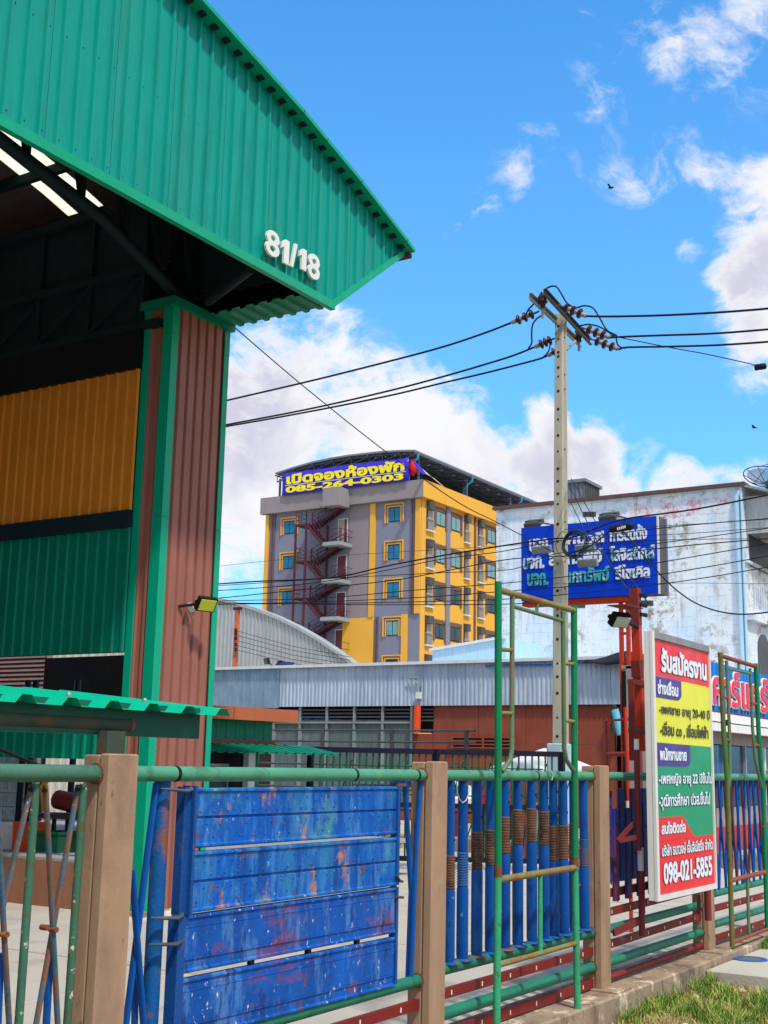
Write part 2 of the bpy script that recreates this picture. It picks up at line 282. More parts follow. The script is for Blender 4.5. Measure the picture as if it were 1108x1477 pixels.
def ghost_mat():
    m = M('ghost_red', (216, 150, 164), .9, var=.05, streak=0, patches=[((214, 220, 226), 1.6, .46, .06, .92, 1), ((214, 220, 226), 9, .56, .04, .9, 1)]); return m
MT['ghost'] = ghost_mat()
def ground_mat(name, a, b, c, d):
    m = M(name, a, .95, var=.18, vs=3, streak=0, bump=.7, bs=80, patches=[(b, 2.2, .5, .14, .8, 1), (c, 9, .58, .08, .7, 1), (d, 40, .60, .04, .6, 1)]); return m
MT['verge'] = ground_mat('verge_soil', (150, 122, 88), (112, 120, 58), (186, 160, 118), (96, 78, 56))

# ------------------------------------------------------------ mesh builder
class MB:
    def __init__(s): s.v = []; s.f = []; s.sm = []; s.mi = []; s.cur = 0
    def _add(s, vs, fs, smooth=False):
        b = len(s.v); s.v += [tuple(map(float, v)) for v in vs]
        for f in fs: s.f.append([b+i for i in f]); s.sm.append(smooth); s.mi.append(s.cur)
        return s
    def mat(s, i): s.cur = i; return s
    def box(s, x0, x1, y0, y1, z0, z1):
        if x0 > x1: x0, x1 = x1, x0
        if y0 > y1: y0, y1 = y1, y0
        if z0 > z1: z0, z1 = z1, z0
        return s._add([(x0,y0,z0),(x1,y0,z0),(x1,y1,z0),(x0,y1,z0),(x0,y0,z1),(x1,y0,z1),(x1,y1,z1),(x0,y1,z1)],
                      [(0,3,2,1),(4,5,6,7),(0,1,5,4),(1,2,6,5),(2,3,7,6),(3,0,4,7)])
    def bbox(s, x0, x1, y0, y1, z0, z1, c=.01):
        """box with its vertical and top edges chamfered"""
        p = [(x0+c,y0),(x1-c,y0),(x1,y0+c),(x1,y1-c),(x1-c,y1),(x0+c,y1),(x0,y1-c),(x0,y0+c)]
        q = [(x0+2*c,y0+c),(x1-2*c,y0+c),(x1-c,y0+2*c),(x1-c,y1-2*c),(x1-2*c,y1-c),(x0+2*c,y1-c),(x0+c,y1-2*c),(x0+c,y0+2*c)]
        vs = [(a,b,z0) for a,b in p]+[(a,b,z1-c) for a,b in p]+[(a,b,z1) for a,b in q]
        fs = [tuple(range(7,-1,-1)), tuple(range(16,24))]
        for k in (0, 8):
            for i in range(8): fs.append((k+i, k+(i+1)%8, k+8+(i+1)%8, k+8+i))
        return s._add(vs, fs)
    def obox(s, c, ex, ey, ez):
        c, ex, ey, ez = Vector(c), Vector(ex)/2, Vector(ey)/2, Vector(ez)/2
        vs = [c+a*ex+b*ey+d*ez for d in (-1,1) for a,b in ((-1,-1),(1,-1),(1,1),(-1,1))]
        return s._add(vs, [(0,3,2,1),(4,5,6,7),(0,1,5,4),(1,2,6,5),(2,3,7,6),(3,0,4,7)])
    def beam(s, a, b, w, h, up=(0,0,1)):
        a, b = Vector(a), Vector(b); d = b-a; L = d.length; d.normalize(); up = Vector(up)
        sx = d.cross(up)
        if sx.length < 1e-4: sx = d.cross(Vector((1,0,0)))
        sx.normalize(); u = sx.cross(d)
        return s.obox((a+b)/2, d*L, sx*w, u*h)
    def tube(s, pts, r, n=10, cap=True, flat=1.0, fdir=None):
        pts = [Vector(p) for p in pts]; rs = r if isinstance(r, (list, tuple)) else [r]*len(pts)
        d0 = (pts[1]-pts[0]).normalized()
        ref = Vector(fdir) if fdir else (Vector((0,0,1)) if abs(d0.z) < .9 else Vector((1,0,0)))
        a = d0.cross(ref).normalized(); vs = []
        for i, p in enumerate(pts):
            d = (pts[min(i+1, len(pts)-1)]-pts[max(i-1, 0)]).normalized()
            a = (a-d*a.dot(d)).normalized(); b = d.cross(a)
            for k in range(n):
                t = 2*math.pi*k/n; vs.append(p+a*math.cos(t)*rs[i]+b*math.sin(t)*rs[i]*flat)
        fs = []
        for i in range(len(pts)-1):
            for k in range(n): fs.append((i*n+k, i*n+(k+1)%n, (i+1)*n+(k+1)%n, (i+1)*n+k))
        s._add(vs, fs, True)
        if cap:
            s._add(vs[:n], [tuple(range(n-1,-1,-1))]); s._add(vs[-n:], [tuple(range(n))])
        return s
    def prism(s, poly, O, U, V, N, t):
        """polygon (u,v) list extruded by t along N"""
        O, U, V, N = map(Vector, (O, U, V, N)); n = len(poly)
        A = [O+U*u+V*v for u, v in poly]; B = [p+N*t for p in A]
        fs = [tuple(range(n)), tuple(range(2*n-1, n-1, -1))]+[(i, n+i, n+(i+1)%n, (i+1)%n) for i in range(n)]
        return s._add(A+B, fs)
    def quad(s, *p): return s._add(p, [tuple(range(len(p)))])
    def corr(s, O, U, V, N, u0, u1, bot, top, pitch=.2, rib=.06, depth=.025, slope=.015):
        """trapezoid-ribbed sheet; bot/top are numbers or functions of u"""
        O, U, V, N = map(Vector, (O, U, V, N))
        fb = bot if callable(bot) else (lambda u: bot); ft = top if callable(top) else (lambda u: top)
        us = []; k = math.floor(u0/pitch)
        while k*pitch < u1:
            b = k*pitch
            for du, dn in ((0, 0), (slope, depth), (slope+rib, depth), (2*slope+rib, 0)): us.append((b+du, dn))
            k += 1
        us = [(u, d) for u, d in us if u0 < u < u1]; us = [(u0, 0)]+us+[(u1, 0)]
        vs = []
        for u, d in us: vs += [O+U*u+V*fb(u)+N*d, O+U*u+V*ft(u)+N*d]
        return s._add(vs, [(2*i, 2*i+2, 2*i+3, 2*i+1) for i in range(len(us)-1)])
    def lathe(s, c, prof, n=12, axis=(0,0,1)):
        c = Vector(c); ax = Vector(axis).normalized(); a = ax.orthogonal().normalized(); b = ax.cross(a); vs = []
        for r, h in prof:
            for k in range(n):
                t = 2*math.pi*k/n; vs.append(c+ax*h+a*math.cos(t)*r+b*math.sin(t)*r)
        fs = [(i*n+k, i*n+(k+1)%n, (i+1)*n+(k+1)%n, (i+1)*n+k) for i in range(len(prof)-1) for k in range(n)]
        s._add(vs, fs, True); s._add(vs[:n], [tuple(range(n-1,-1,-1))]); s._add(vs[-n:], [tuple(range(n))]); return s

def world_of(o):
    v = Vector((0,0,0))
    while o is not None: v += o.location; o = o.parent
    return v
def obj(name, mb, mat, parent=None, label=None, loc=None):
    """link a builder's mesh (built in world metres) as one object below parent"""
    off = world_of(parent) if parent is not None else Vector((0,0,0))
    if loc is not None: off = Vector(loc)
    me = bpy.data.meshes.new(name); me.from_pydata([(v[0]-off[0], v[1]-off[1], v[2]-off[2]) for v in mb.v], [], mb.f)
    me.polygons.foreach_set('use_smooth', mb.sm)
    mats = mat if isinstance(mat, (list, tuple)) else [mat]
    for q in mats: me.materials.append(MT[q] if isinstance(q, str) else q)
    if len(mats) > 1: me.polygons.foreach_set('material_index', mb.mi)
    me.update()
    o = bpy.data.objects.new(name, me); COL.objects.link(o)
    if parent is not None: o.parent = parent
    if loc is not None and parent is None: o.location = loc
    if label: o['label'] = label
    return o
def tag(o, label, cat, group=None, kind=None):
    if label: o['label'] = label
    if cat: o['category'] = cat
    if group: o['group'] = group
    if kind: o['kind'] = kind
    return o
def thing(name, label, cat, loc=(0,0,0), group=None):
    o = bpy.data.objects.new(name, None); COL.objects.link(o); o.location = loc; o.empty_display_size = .2
    return tag(o, label, cat, group)
def struct(name, mb, mat): o = obj(name, mb, mat); o['kind'] = 'structure'; return o
def copy_tree(o, parent=None):
    c = o.copy(); COL.objects.link(c); c.parent = parent
    for ch in list(o.children): copy_tree(ch, c)
    return c

# lettering: outlines of the built-in font, filled by winding, so overlapping strokes stay solid
def glyphs(body, bold=0.0, res=3):
    cu = bpy.data.curves.new('t', 'FONT'); cu.body = body; cu.size = 1
    o = bpy.data.objects.new('t', cu); COL.objects.link(o); bpy.context.view_layer.update()
    cv = o.to_curve(bpy.context.evaluated_depsgraph_get()); loops = []
    for sp in cv.splines:
        P = sp.bezier_points; n = len(P)
        if n < 2: continue
        pts = []
        for i in range(n):
            a, b = P[i], P[(i+1) % n]
            straight = (a.handle_right-a.co).length < 1e-5 and (b.handle_left-b.co).length < 1e-5
            if straight or a.handle_right_type == 'VECTOR' and b.handle_left_type == 'VECTOR': pts.append(a.co[:2])
            else: pts += [q[:2] for q in interpolate_bezier(a.co, a.handle_right, b.handle_left, b.co, res+1)[:-1]]
        q = []
        for p in pts:
            if not q or (p[0]-q[-1][0])**2+(p[1]-q[-1][1])**2 > 1e-7: q.append((p[0], p[1]))
        if len(q) > 2: loops.append(np.array(q))
    o.to_curve_clear(); bpy.data.objects.remove(o); bpy.data.curves.remove(cu)
    def area(l): x, y = l[:,0], l[:,1]; return .5*np.sum(x*np.roll(y,-1)-np.roll(x,-1)*y)
    if bold:
        out = []
        for l in loops:
            near = [k for k in loops if k[:,0].min() < l[:,0].max() and k[:,0].max() > l[:,0].min()]
            sg = 1 if area(max(near, key=lambda k: abs(area(k)))) > 0 else -1
            a = l-np.roll(l, 1, 0); b = np.roll(l, -1, 0)-l
            a /= np.linalg.norm(a, axis=1)[:,None]+1e-9; b /= np.linalg.norm(b, axis=1)[:,None]+1e-9
            na = np.stack([a[:,1], -a[:,0]], 1)*sg; nb = np.stack([b[:,1], -b[:,0]], 1)*sg
            nn = na+nb; ln = np.linalg.norm(nn, axis=1); nn = nn/(ln[:,None]+1e-9); sc = np.minimum(2.0/(ln+1e-6), 1.5)
            l2 = l+nn*sc[:,None]*bold
            if abs(area(l)) < (bold*1.2)**2*3: continue
            if area(l2)*area(l) > 0: out.append(l2)
        loops = out
    vs = [Vector(p) for l in loops for p in l]; es = []; k = 0
    for l in loops:
        n = len(l); es += [(k+i, k+(i+1) % n) for i in range(n)]; k += n
    r = delaunay_2d_cdt(vs, es, [], 0, 1e-6); V = np.array([v[:] for v in r[0]]); F = [f for f in r[2] if len(f) == 3]
    C = np.array([V[list(f)].mean(0) for f in F]); wn_ = np.zeros(len(F))
    for l in loops:
        x0, y0 = l[:,0], l[:,1]; x1, y1 = np.roll(x0,-1), np.roll(y0,-1)
        for (a0,b0,a1,b1) in zip(x0,y0,x1,y1):
            if b0 == b1: continue
            up = b0 <= b1
            lo, hi = (b0, b1) if up else (b1, b0)
            m_ = (C[:,1] >= lo) & (C[:,1] < hi)
            if not m_.any(): continue
            xi = a0+(C[m_,1]-b0)*(a1-a0)/(b1-b0); idx = np.where(m_)[0][xi > C[m_,0]]
            wn_[idx] += 1 if up else -1
    F = [f for f, w in zip(F, wn_) if abs(w) > .5]
    return V, F
_gc = {}
def text_mb(mb, body, O, U, V, N, w, h, t, bold=.0, x0=None):
    """lettering filling a w by h box whose lower left corner is O; t is its thickness"""
    key = (body, bold)
    if key not in _gc: _gc[key] = glyphs(body, bold)
    P, F = _gc[key]; used = sorted({i for f in F for i in f}); q = P[used]; mn, mx = q.min(0), q.max(0)
    O, U, V, N = map(Vector, (O, U, V, N)); ix = {a: i for i, a in enumerate(used)}
    sx, sy = w/(mx[0]-mn[0]), h/(mx[1]-mn[1])
    base = [O+U*float((P[i][0]-mn[0])*sx)+V*float((P[i][1]-mn[1])*sy) for i in used]; n = len(base)
    vs = base+[p+N*t for p in base]; fs = []; ec = {}
    flip = U.cross(V).dot(N) < 0
    for f in F:
        a, b, c = (ix[i] for i in f)
        P2 = P[list(f)]; ccw = (P2[1][0]-P2[0][0])*(P2[2][1]-P2[0][1])-(P2[1][1]-P2[0][1])*(P2[2][0]-P2[0][0]) > 0
        if ccw == flip: a, b, c = a, c, b
        fs.append((n+a, n+b, n+c))
        for e in ((a,b),(b,c),(c,a)): ec[e] = ec.get(e, 0)+1
    for (a, b) in list(ec):
        if (b, a) not in ec: fs.append((a, b, n+b, n+a))
    mb._add(vs, fs); return mb
MT['green_canopy'] = M('green_canopy', (0, 176, 136), .35, var=.05, streak=.04)
MT['beam_green'] = M('beam_green', (34, 92, 76), .6, var=.14, patches=[((120, 60, 36), 9, .66, .05, .9, .7), ((24, 40, 36), 30, .66, .04, .8, 1)])
MT['beam_brown'] = M('beam_brown', (70, 80, 66), .7, var=.15, patches=[((108, 72, 52), 4, .5, .1, .8, 1)])
MT['beam_cap'] = M('beam_cap', (128, 84, 72), .8, var=.1)
MT['bar_green_rail'] = M('bar_green_rail', (70, 112, 92), .55, var=.14, vs=5, streak=0, patches=[((40, 74, 60), 5, .52, .14, .6, 1), ((216, 210, 188), 18, .66, .03, .9, 1), ((96, 74, 56), 9, .64, .06, .6, 1)], bump=.25)
MT['tube_mixed'] = M('tube_mixed', (44, 92, 150), .8, var=.2, vs=8, streak=0, patches=[((116, 78, 62), 5, .48, .1, .9, .6), ((60, 44, 40), 14, .6, .06, .6, 1)], bump=.4)
MT['picket_blue'] = M('picket_blue', (34, 50, 132), .55, var=.14, vs=3, streak=.2, patches=[((122, 46, 66), 3.4, .53, .09, .85, .35), ((24, 70, 170), 3, .6, .1, .5, .3), ((150, 80, 60), 8, .66, .05, .8, .4)])
MT['truck_edge'] = M('truck_edge', (20, 74, 140), .55, var=.16, vs=3, streak=.1, patches=[((126, 82, 60), 5, .60, .08, .8, .4), ((40, 110, 150), 7, .6, .1, .4, .5)], bump=.3)
MT['grey_iron'] = M('grey_iron', (86, 92, 96), .6, metal=.3, var=.25, streak=0, patches=[((120, 72, 48), 9, .56, .08, .8, 1)])
MT['scaf_olive'] = M('scaf_olive', (112, 104, 54), .65, var=.18, vs=6, streak=0, patches=[((50, 120, 66), 3.2, .52, .06, .8, .3), ((146, 82, 48), 8, .58, .08, .8, .4), ((60, 50, 40), 24, .60, .05, .7, 1)], bump=.4)
MT['bar_purple'] = M('bar_purple', (92, 56, 74), .6, var=.2, vs=5, streak=0, patches=[((40, 60, 130), 6, .52, .1, .8, .5)])
MT['rusty_orange'] = M('rusty_orange', (206, 110, 72), .8, var=.2, vs=2, patches=[((150, 70, 44), 4, .55, .1, .7, .4)])
MT['mesh_dark'] = M('mesh_dark', (60, 66, 80), .6, var=.1)
def holed(name, col, s):
    m = bpy.data.materials[name]; t = m.node_tree; o = [n for n in t.nodes if n.type == 'OUTPUT_MATERIAL'][0]; b = [n for n in t.nodes if n.type == 'BSDF_PRINCIPLED'][0]
    tc_ = t.nodes.new('ShaderNodeTexCoord'); vo = t.nodes.new('ShaderNodeTexVoronoi'); vo.inputs['Scale'].default_value = s; t.links.new(tc_.outputs['Object'], vo.inputs['Vector'])
    mr = t.nodes.new('ShaderNodeMapRange'); mr.inputs[1].default_value = .3; mr.inputs[2].default_value = .5; mr.inputs[3].default_value = .1; mr.inputs[4].default_value = .45; t.links.new(vo.outputs['Distance'], mr.inputs[0]); t.links.new(mr.outputs[0], b.inputs['Alpha'])
holed('mesh_dark', None, 40)
MT['bill_peel'] = M('bill_peel', (222, 230, 236), .45, var=.03, streak=0, patches=[((44, 132, 140), 4, .53, .04, .95, 1), ((18, 56, 170), 7, .62, .04, .9, 1)])
MT['bill_case'] = M('bill_case', (84, 84, 92), .6, var=.06)
MT['shop_glass'] = M('shop_glass', (30, 50, 78), .12, var=.3, vs=1.2, streak=.4, patches=[((40, 100, 170), .9, .58, .06, .8, .3), ((170, 184, 190), 2.4, .66, .05, .7, .2)])
MT['siding'] = M('siding', (146, 116, 114), .8, var=.06)
for nm, c in (('grass_a', (84, 132, 40)), ('grass_b', (116, 150, 54)), ('grass_c', (158, 166, 84)), ('grass_dry', (190, 172, 98)), ('grass_dry2', (196, 160, 120))):
    MT[nm] = M(nm, c, .6, var=.2, vs=3, streak=0)
MT['solar'] = M('solar', (24, 40, 84), .3, var=.1)
X_, Y_, Z_ = (1,0,0), (0,1,0), (0,0,1)
nX, nY = (-1,0,0), (0,-1,0)
# ------------------------------------------------------------ ground
struct('ground', MB().box(-900, 1500, -900, 1500, -.9, -.17), 'verge')
struct('yard', MB().box(-60, 400, 3.62, 500, -.165, -.118), 'yard')
yd = obj('yard_paving', MB().box(3.0, 3.1, 3.9, 4.0, -.117, -.116), 'yard'); yd['kind'] = 'structure'
# cast slabs of the yard, each with its own edges
slabm = MB().bbox(0, 2.47, 0, 2.97, -.016, .0, .006)
base = None
for i in range(-1, 11):
    for j in range(0, 5):
        x, y = 3.0+i*2.5, 3.9+j*3.0
        if base is None:
            base = obj('slab', slabm, 'yard', yd); o = base
        else:
            o = base.copy(); COL.objects.link(o); o.parent = yd
        o.location = (x, y, -.1+random.uniform(-.004, .004)); o.rotation_euler = (random.uniform(-.001, .001), random.uniform(-.001, .001), 0)
# ------------------------------------------------------------ warehouse
YG, XC0, XC1, YC, ZS, XW = 8.10, 10.44, 11.47, 9.63, 6.885, 10.40
topP = [(-9, 7.4), (-3, 9.4), (0.5, 10.05), (3.0, 10.25), (6.5, 9.78), (8.67, 9.30), (10.57, 8.89), (11.05, 8.757), (11.8, 8.55), (12.89, 8.19), (13.08, 8.12)]
def roofz(x):
    for (a, za), (b, zb) in zip(topP, topP[1:]):
        if x <= b: return za+(zb-za)*(x-a)/(b-a)
    return topP[-1][1]
def botz(x): return ZS if x <= XC1 else ZS+(x-XC1)*(8.10-ZS)/(13.03-XC1)
wh = thing('warehouse', 'tall green corrugated warehouse with open front beside the brown pillar', 'warehouse', (XC0, YC, -.1))
u = -8.4
while u < 13.0:
    u2 = min(u+.81, 13.02)
    obj('gable_sheet', MB().corr((0, YG, 0), X_, Z_, nY, u+.004, u2, botz, lambda x: roofz(x)-.03, pitch=.2025, rib=.026, depth=.034, slope=.010), 'green_sheet', wh)
    u = u2
mb = MB()
for i in range(40):
    x = 5.03+i*.2025+.1
    for dz in (.12, 1.15, 2.2): 
        z = botz(x)+dz
        if x < 12.8 and z < roofz(x)-.1: mb.box(x-.006, x+.006, YG-.006, YG+.002, z-.006, z+.006)
o = obj('screws', mb, 'dark_steel', wh); o['kind'] = 'stuff'
# bottom and sloping trims, eave drip
obj('gable_trim', MB().beam((-8.4, YG-.028, ZS-.03), (XC1+.02, YG-.028, ZS-.03), .07, .10), 'green_trim', wh)
obj('gable_trim', MB().beam((XC1, YG-.03, ZS-.01), (13.06, YG-.03, 8.12), .07, .07), 'green_trim', wh)
mb = MB()
for (a, za), (b, zb) in zip(topP, topP[1:]): mb.beam((a, YG-.09, za), (b+.01, YG-.09, zb), .20, .05)
obj('roof_edge', mb, 'green_trim', wh)
mb = MB()
for i in range(0, 40):
    x = 5.0+i*.2025
    if x < 12.9: mb.box(x, x+.07, YG-.11, YG-.035, roofz(x)-.06, roofz(x)-.03)
o = obj('rib_closure', mb, 'dark_steel', wh); o['kind'] = 'stuff'
obj('eave_gutter', MB().beam((13.08, YG-.12, 8.07), (13.08, 32, 8.07), .08, .06), 'rust_tip', wh)
mb = MB()
SK = [(11.53, 11.76), (12.0, 12.2), (15.2, 15.7), (19.4, 19.9)]
ys = [YG-.1]; 
for a, b in SK: ys += [a, b]
ys.append(32)
for (a, za), (b, zb) in zip(topP, topP[1:]):
    lit = a >= 6.4 and b <= 11.06
    for k in range(len(ys)-1):
        if k % 2 == 1 and lit: continue
        mb._add([(a,ys[k],za),(b,ys[k],zb),(b,ys[k+1],zb),(a,ys[k+1],za),(a,ys[k],za+.04),(b,ys[k],zb+.04),(b,ys[k+1],zb+.04),(a,ys[k+1],za+.04)],
                [(0,3,2,1),(4,5,6,7),(0,1,5,4),(2,3,7,6)])
obj('roof', mb, 'roof_in', wh)
for a, b in SK:
    mb = MB()
    for (p, zp), (q, zq) in zip(topP, topP[1:]):
        if p >= 6.4 and q <= 11.06: mb._add([(p,a,zp+.01),(q,a,zq+.01),(q,b,zq+.01),(p,b,zp+.01)], [(0,1,2,3)])
    obj('skylight', mb, 'skylight', wh)
# sloping soffit on the outer side and its lower return
mb = MB(); O = (XC1, 0, ZS); D = Vector((13.03-XC1, 0, 8.10-ZS)); LD = D.length; D.normalize()
mb.corr(O, Y_, D, Vector((-D.z, 0, D.x)), YG, 32, 0, LD, pitch=.27, rib=.05, depth=.03)
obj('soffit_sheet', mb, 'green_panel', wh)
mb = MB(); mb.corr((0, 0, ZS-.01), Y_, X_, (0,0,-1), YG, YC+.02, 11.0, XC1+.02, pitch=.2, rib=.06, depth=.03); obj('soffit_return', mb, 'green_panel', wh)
# side wall of ribbed sheets: yellow above, green below, seen from inside
zy0, zy1, zg0 = 4.36, 6.03, 2.735
def wall_run(name, z0, z1, mat, x, ya, yb, pitch=.165):
    y = ya
    while y < yb:
        y2 = min(y+pitch*4, yb)
        obj(name, MB().corr((x, 0, 0), Y_, Z_, nX, y+.002, y2, z0, z1, pitch=pitch, rib=.035, depth=.024, slope=.012), mat, wh); y = y2
wall_run('yellow_sheet', zy0, zy1+.05, 'yellow_sheet', XW, 10.06, 15.34)
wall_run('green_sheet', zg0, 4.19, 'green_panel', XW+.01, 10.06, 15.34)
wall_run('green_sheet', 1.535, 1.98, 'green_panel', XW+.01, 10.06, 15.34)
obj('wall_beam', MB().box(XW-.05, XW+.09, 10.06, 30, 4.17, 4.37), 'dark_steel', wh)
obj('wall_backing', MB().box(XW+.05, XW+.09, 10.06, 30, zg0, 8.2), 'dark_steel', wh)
obj('plinth', MB().box(XW, XW+.2, 9.9, 24, -.12, .40), 'plinth', wh)
obj('floor', MB().box(XW+.0, 17.0, 9.95, 24, .40, .43), 'screed', wh)
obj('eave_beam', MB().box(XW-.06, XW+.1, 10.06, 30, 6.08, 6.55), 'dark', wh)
# closing walls added out of view to keep the inside dark
obj('added_rear_wall', MB().box(-8, 13, 31.9, 32, -.1, 9.9), 'brown_sheet', wh)
obj('added_far_wall', MB().box(-8.1, -8, 10, 32, -.1, 7.6), 'brown_sheet', wh)
# column clad in brown sheet with green corner trims
XL, XR_, Y0, Y1 = 10.44, 11.47, YC, 10.06
cz0, cz1 = -.13, 6.80
obj('pillar_core', MB().box(XL+.05, XR_-.03, Y0+.035, Y1, cz0, cz1), 'brown_sheet', wh)
obj('pillar_sheet', MB().corr((0, Y0+.03, 0), X_, Z_, nY, XL+.1, XR_-.07, cz0, cz1, pitch=.156, rib=.10, depth=.03, slope=.012), 'brown_sheet', wh)
obj('pillar_sheet', MB().corr((XL+.03, 0, 0), Y_, Z_, nX, Y0+.1, Y1-.05, cz0, cz1, pitch=.14, rib=.03, depth=.025, slope=.012), 'brown_sheet', wh)
def angle(x, y, sx, sy, w, w2):
    """corner trim in lengths of about two metres, lapped"""
    z = cz0; k = 0
    while z < cz1-.01:
        z2 = min(z+2.2, cz1); e = .002*(k % 2)
        mb = MB().box(x-.006*sx-e*sx, x+w*sx, y-.006*sy-e*sy, y+.004*sy, z, z2-.004)
        mb.box(x-.006*sx-e*sx, x+.004*sx, y+.004*sy, y+w2*sy, z, z2-.004)
        obj('corner_trim', mb, 'green_trim', wh); z = z2; k += 1
angle(XL-.005, Y0-.005, 1, 1, .11, .14); angle(XR_+.005, Y0-.005, -1, 1, .085, .1)
obj('corner_trim', MB().box(XL-.012, XL+.02, Y1-.09, Y1+.01, cz0, cz1), 'green_trim', wh)
obj('pillar_cap', MB().box(XL-.06, XR_+.05, Y0-.06, Y1+.05, cz1, ZS+.02), 'green_panel', wh)
# trusses: one over the column parallel to the gable, one along the wall, purlins
mb = MB()
lower = [(XL+.4, 6.95), (9.3, 7.50), (7.8, 7.78), (4, 8.5), (-2, 8.3)]
for (a, za), (b, zb) in zip(lower, lower[1:]): mb.tube([(a, 9.75, za), (b, 9.75, zb)], .075, 10)
obj('truss_chord', mb, 'dark_steel', wh)
mb = MB()
for (a, za), (b, zb) in zip(topP, topP[1:]): mb.beam((a, 9.75, za-.17), (b, 9.75, zb-.17), .1, .12)
for x in [10.9, 10.3, 9.7, 9.0, 8.2, 7.3, 6.2, 5.0, 3.6]:
    zl = np.interp(x, [q[0] for q in lower[::-1]], [q[1] for q in lower[::-1]])
    mb.beam((x, 9.75, zl), (x, 9.75, roofz(x)-.2), .06, .06); mb.beam((x, 9.75, zl), (x-.4, 9.75, roofz(x-.4)-.2), .05, .05)
obj('truss_web', mb, 'dark_steel', wh)
mb = MB()
for x in (12.2, 11.1, 10.15, 9.1, 8.0, 6.9, 5.6, 4.2): mb.beam((x, YG+.1, roofz(x)-.10), (x, 31, roofz(x)-.10), .07, .13)
obj('purlins', mb, 'dark_steel', wh)
mb = MB()
for z in (6.62, 7.35, 8.25): mb.beam((XW+.02, 9.8, z), (XW+.02, 30, z), .09, .10)
for i in range(16):
    y = 10.1+i*.9; mb.beam((XW+.02, y, 6.62), (XW+.02, y, 8.3), .06, .07); mb.beam((XW+.02, y, 7.3), (XW+.02, y+.9, 6.66), .05, .05)
obj('wall_truss', mb, 'dark_steel', wh)
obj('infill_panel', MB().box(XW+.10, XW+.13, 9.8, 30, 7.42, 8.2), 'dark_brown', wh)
p = PY(300, 436, 9.5); q = PY(362, 388, YG+.12)
obj('soffit_brace', MB().tube([(p[0], 9.5, p[1]), (q[0], YG+.12, q[1])], .055, 10), 'teal_pipe' if False else 'dark_steel', wh)
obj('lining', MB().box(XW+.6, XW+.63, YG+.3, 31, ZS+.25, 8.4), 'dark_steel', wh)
# house number, each figure raised off the sheet on studs
hn = []
for ch, pl, pr, pt, pb_ in (('8', 385, 405, 331.5, 369), ('1', 406.5, 419.5, 344, 379), ('/', 419.5, 432, 350.5, 384), ('1', 432.5, 444.5, 357.5, 388), ('8', 446, 463, 365.5, 402)):
    x0, _ = PY(pl, pb_, YG-.12); x1, _ = PY(pr, pb_, YG-.12); _, z0 = PY((pl+pr)/2, pb_, YG-.12); _, z1 = PY((pl+pr)/2, pt, YG-.12)
    mb = MB(); gw, gh_ = x1-x0, z1-z0
    shp = {'1': [(.34, 0), (1, 0), (1, 1), (.5, 1), (0, .80), (0, .56), (.34, .68)], '/': [(.08, -.04), (.42, -.04), (.92, 1.04), (.58, 1.04)]}.get(ch)
    if shp: mb.prism([(u_*gw*.86, v_*gh_) for u_, v_ in shp], (x0+gw*.07, YG-.075, z0), X_, Z_, nY, .028)
    else: text_mb(mb, ch, (x0, YG-.075, z0), X_, Z_, nY, gw, gh_, .028, bold=.02)
    fo = obj('number_figure', mb, 'letter_white', wh)
    obj('stud', MB().tube([((x0+x1)/2, YG-.06, z0+.1), ((x0+x1)/2, YG+.01, z0+.1)], .012, 6), 'grey_metal', fo)

# floodlight bracketed to the pillar
def floodlight(label, c, ax, up, w, h, group, lit='lamp_glass', hood=False, d=.06, body='dark', arm=None, cat='floodlight'):
    """c centre of the glass; ax outward normal"""
    ax = Vector(ax).normalized(); up = Vector(up); sx = up.cross(ax).normalized(); up = ax.cross(sx).normalized(); c = Vector(c)
    t = thing('floodlight', label, cat, tuple(c), group)
    mb = MB().obox(c-ax*d*.5, sx*w, up*h, ax*d); mb.obox(c-ax*d*.9, sx*w*.7, up*h*.7, ax*d*.5)
    obj('housing', mb, body, t)
    obj('glass', MB().obox(c+ax*.004, sx*w*.84, up*h*.80, ax*.012), lit, t)
    if arm is not None:
        mb = MB(); mb.tube([c-ax*d, Vector(arm)], .018, 8); mb.obox(c-ax*d*1.1, sx*w*1.05, up*.03, ax*.03); obj('bracket', mb, body, t)
    if hood: obj('hood', MB().obox(c+ax*.12+up*(h*.5+.09), sx*w*1.6, up*.012, ax*.42), 'galv', t)
    return t
fx, fz = PY(299, 873, 9.35)
floodlight('black floodlight with yellow lamp face bracketed to the brown pillar', (fx, 9.35, fz), (-.25, -.80, -.55), Z_, .24, .17, None, 'lamp_led', arm=(fx-.18, 9.62, fz-.02))
px_, pz_ = PY(274, 876, 9.56)
t = thing('wall_camera', 'tiny white sensor on the brown pillar left of the yellow faced floodlight', 'sensor', (px_, 9.56, pz_))
obj('sensor_body', MB().obox((px_, 9.55, pz_), (.07, 0, -.07), (0, .05, 0), (.03, 0, .03)), 'white_metal', t); obj('mount', MB().tube([(px_, 9.6, pz_), (px_+.08, 9.58, pz_-.12)], .012, 6), 'grey_metal', t)

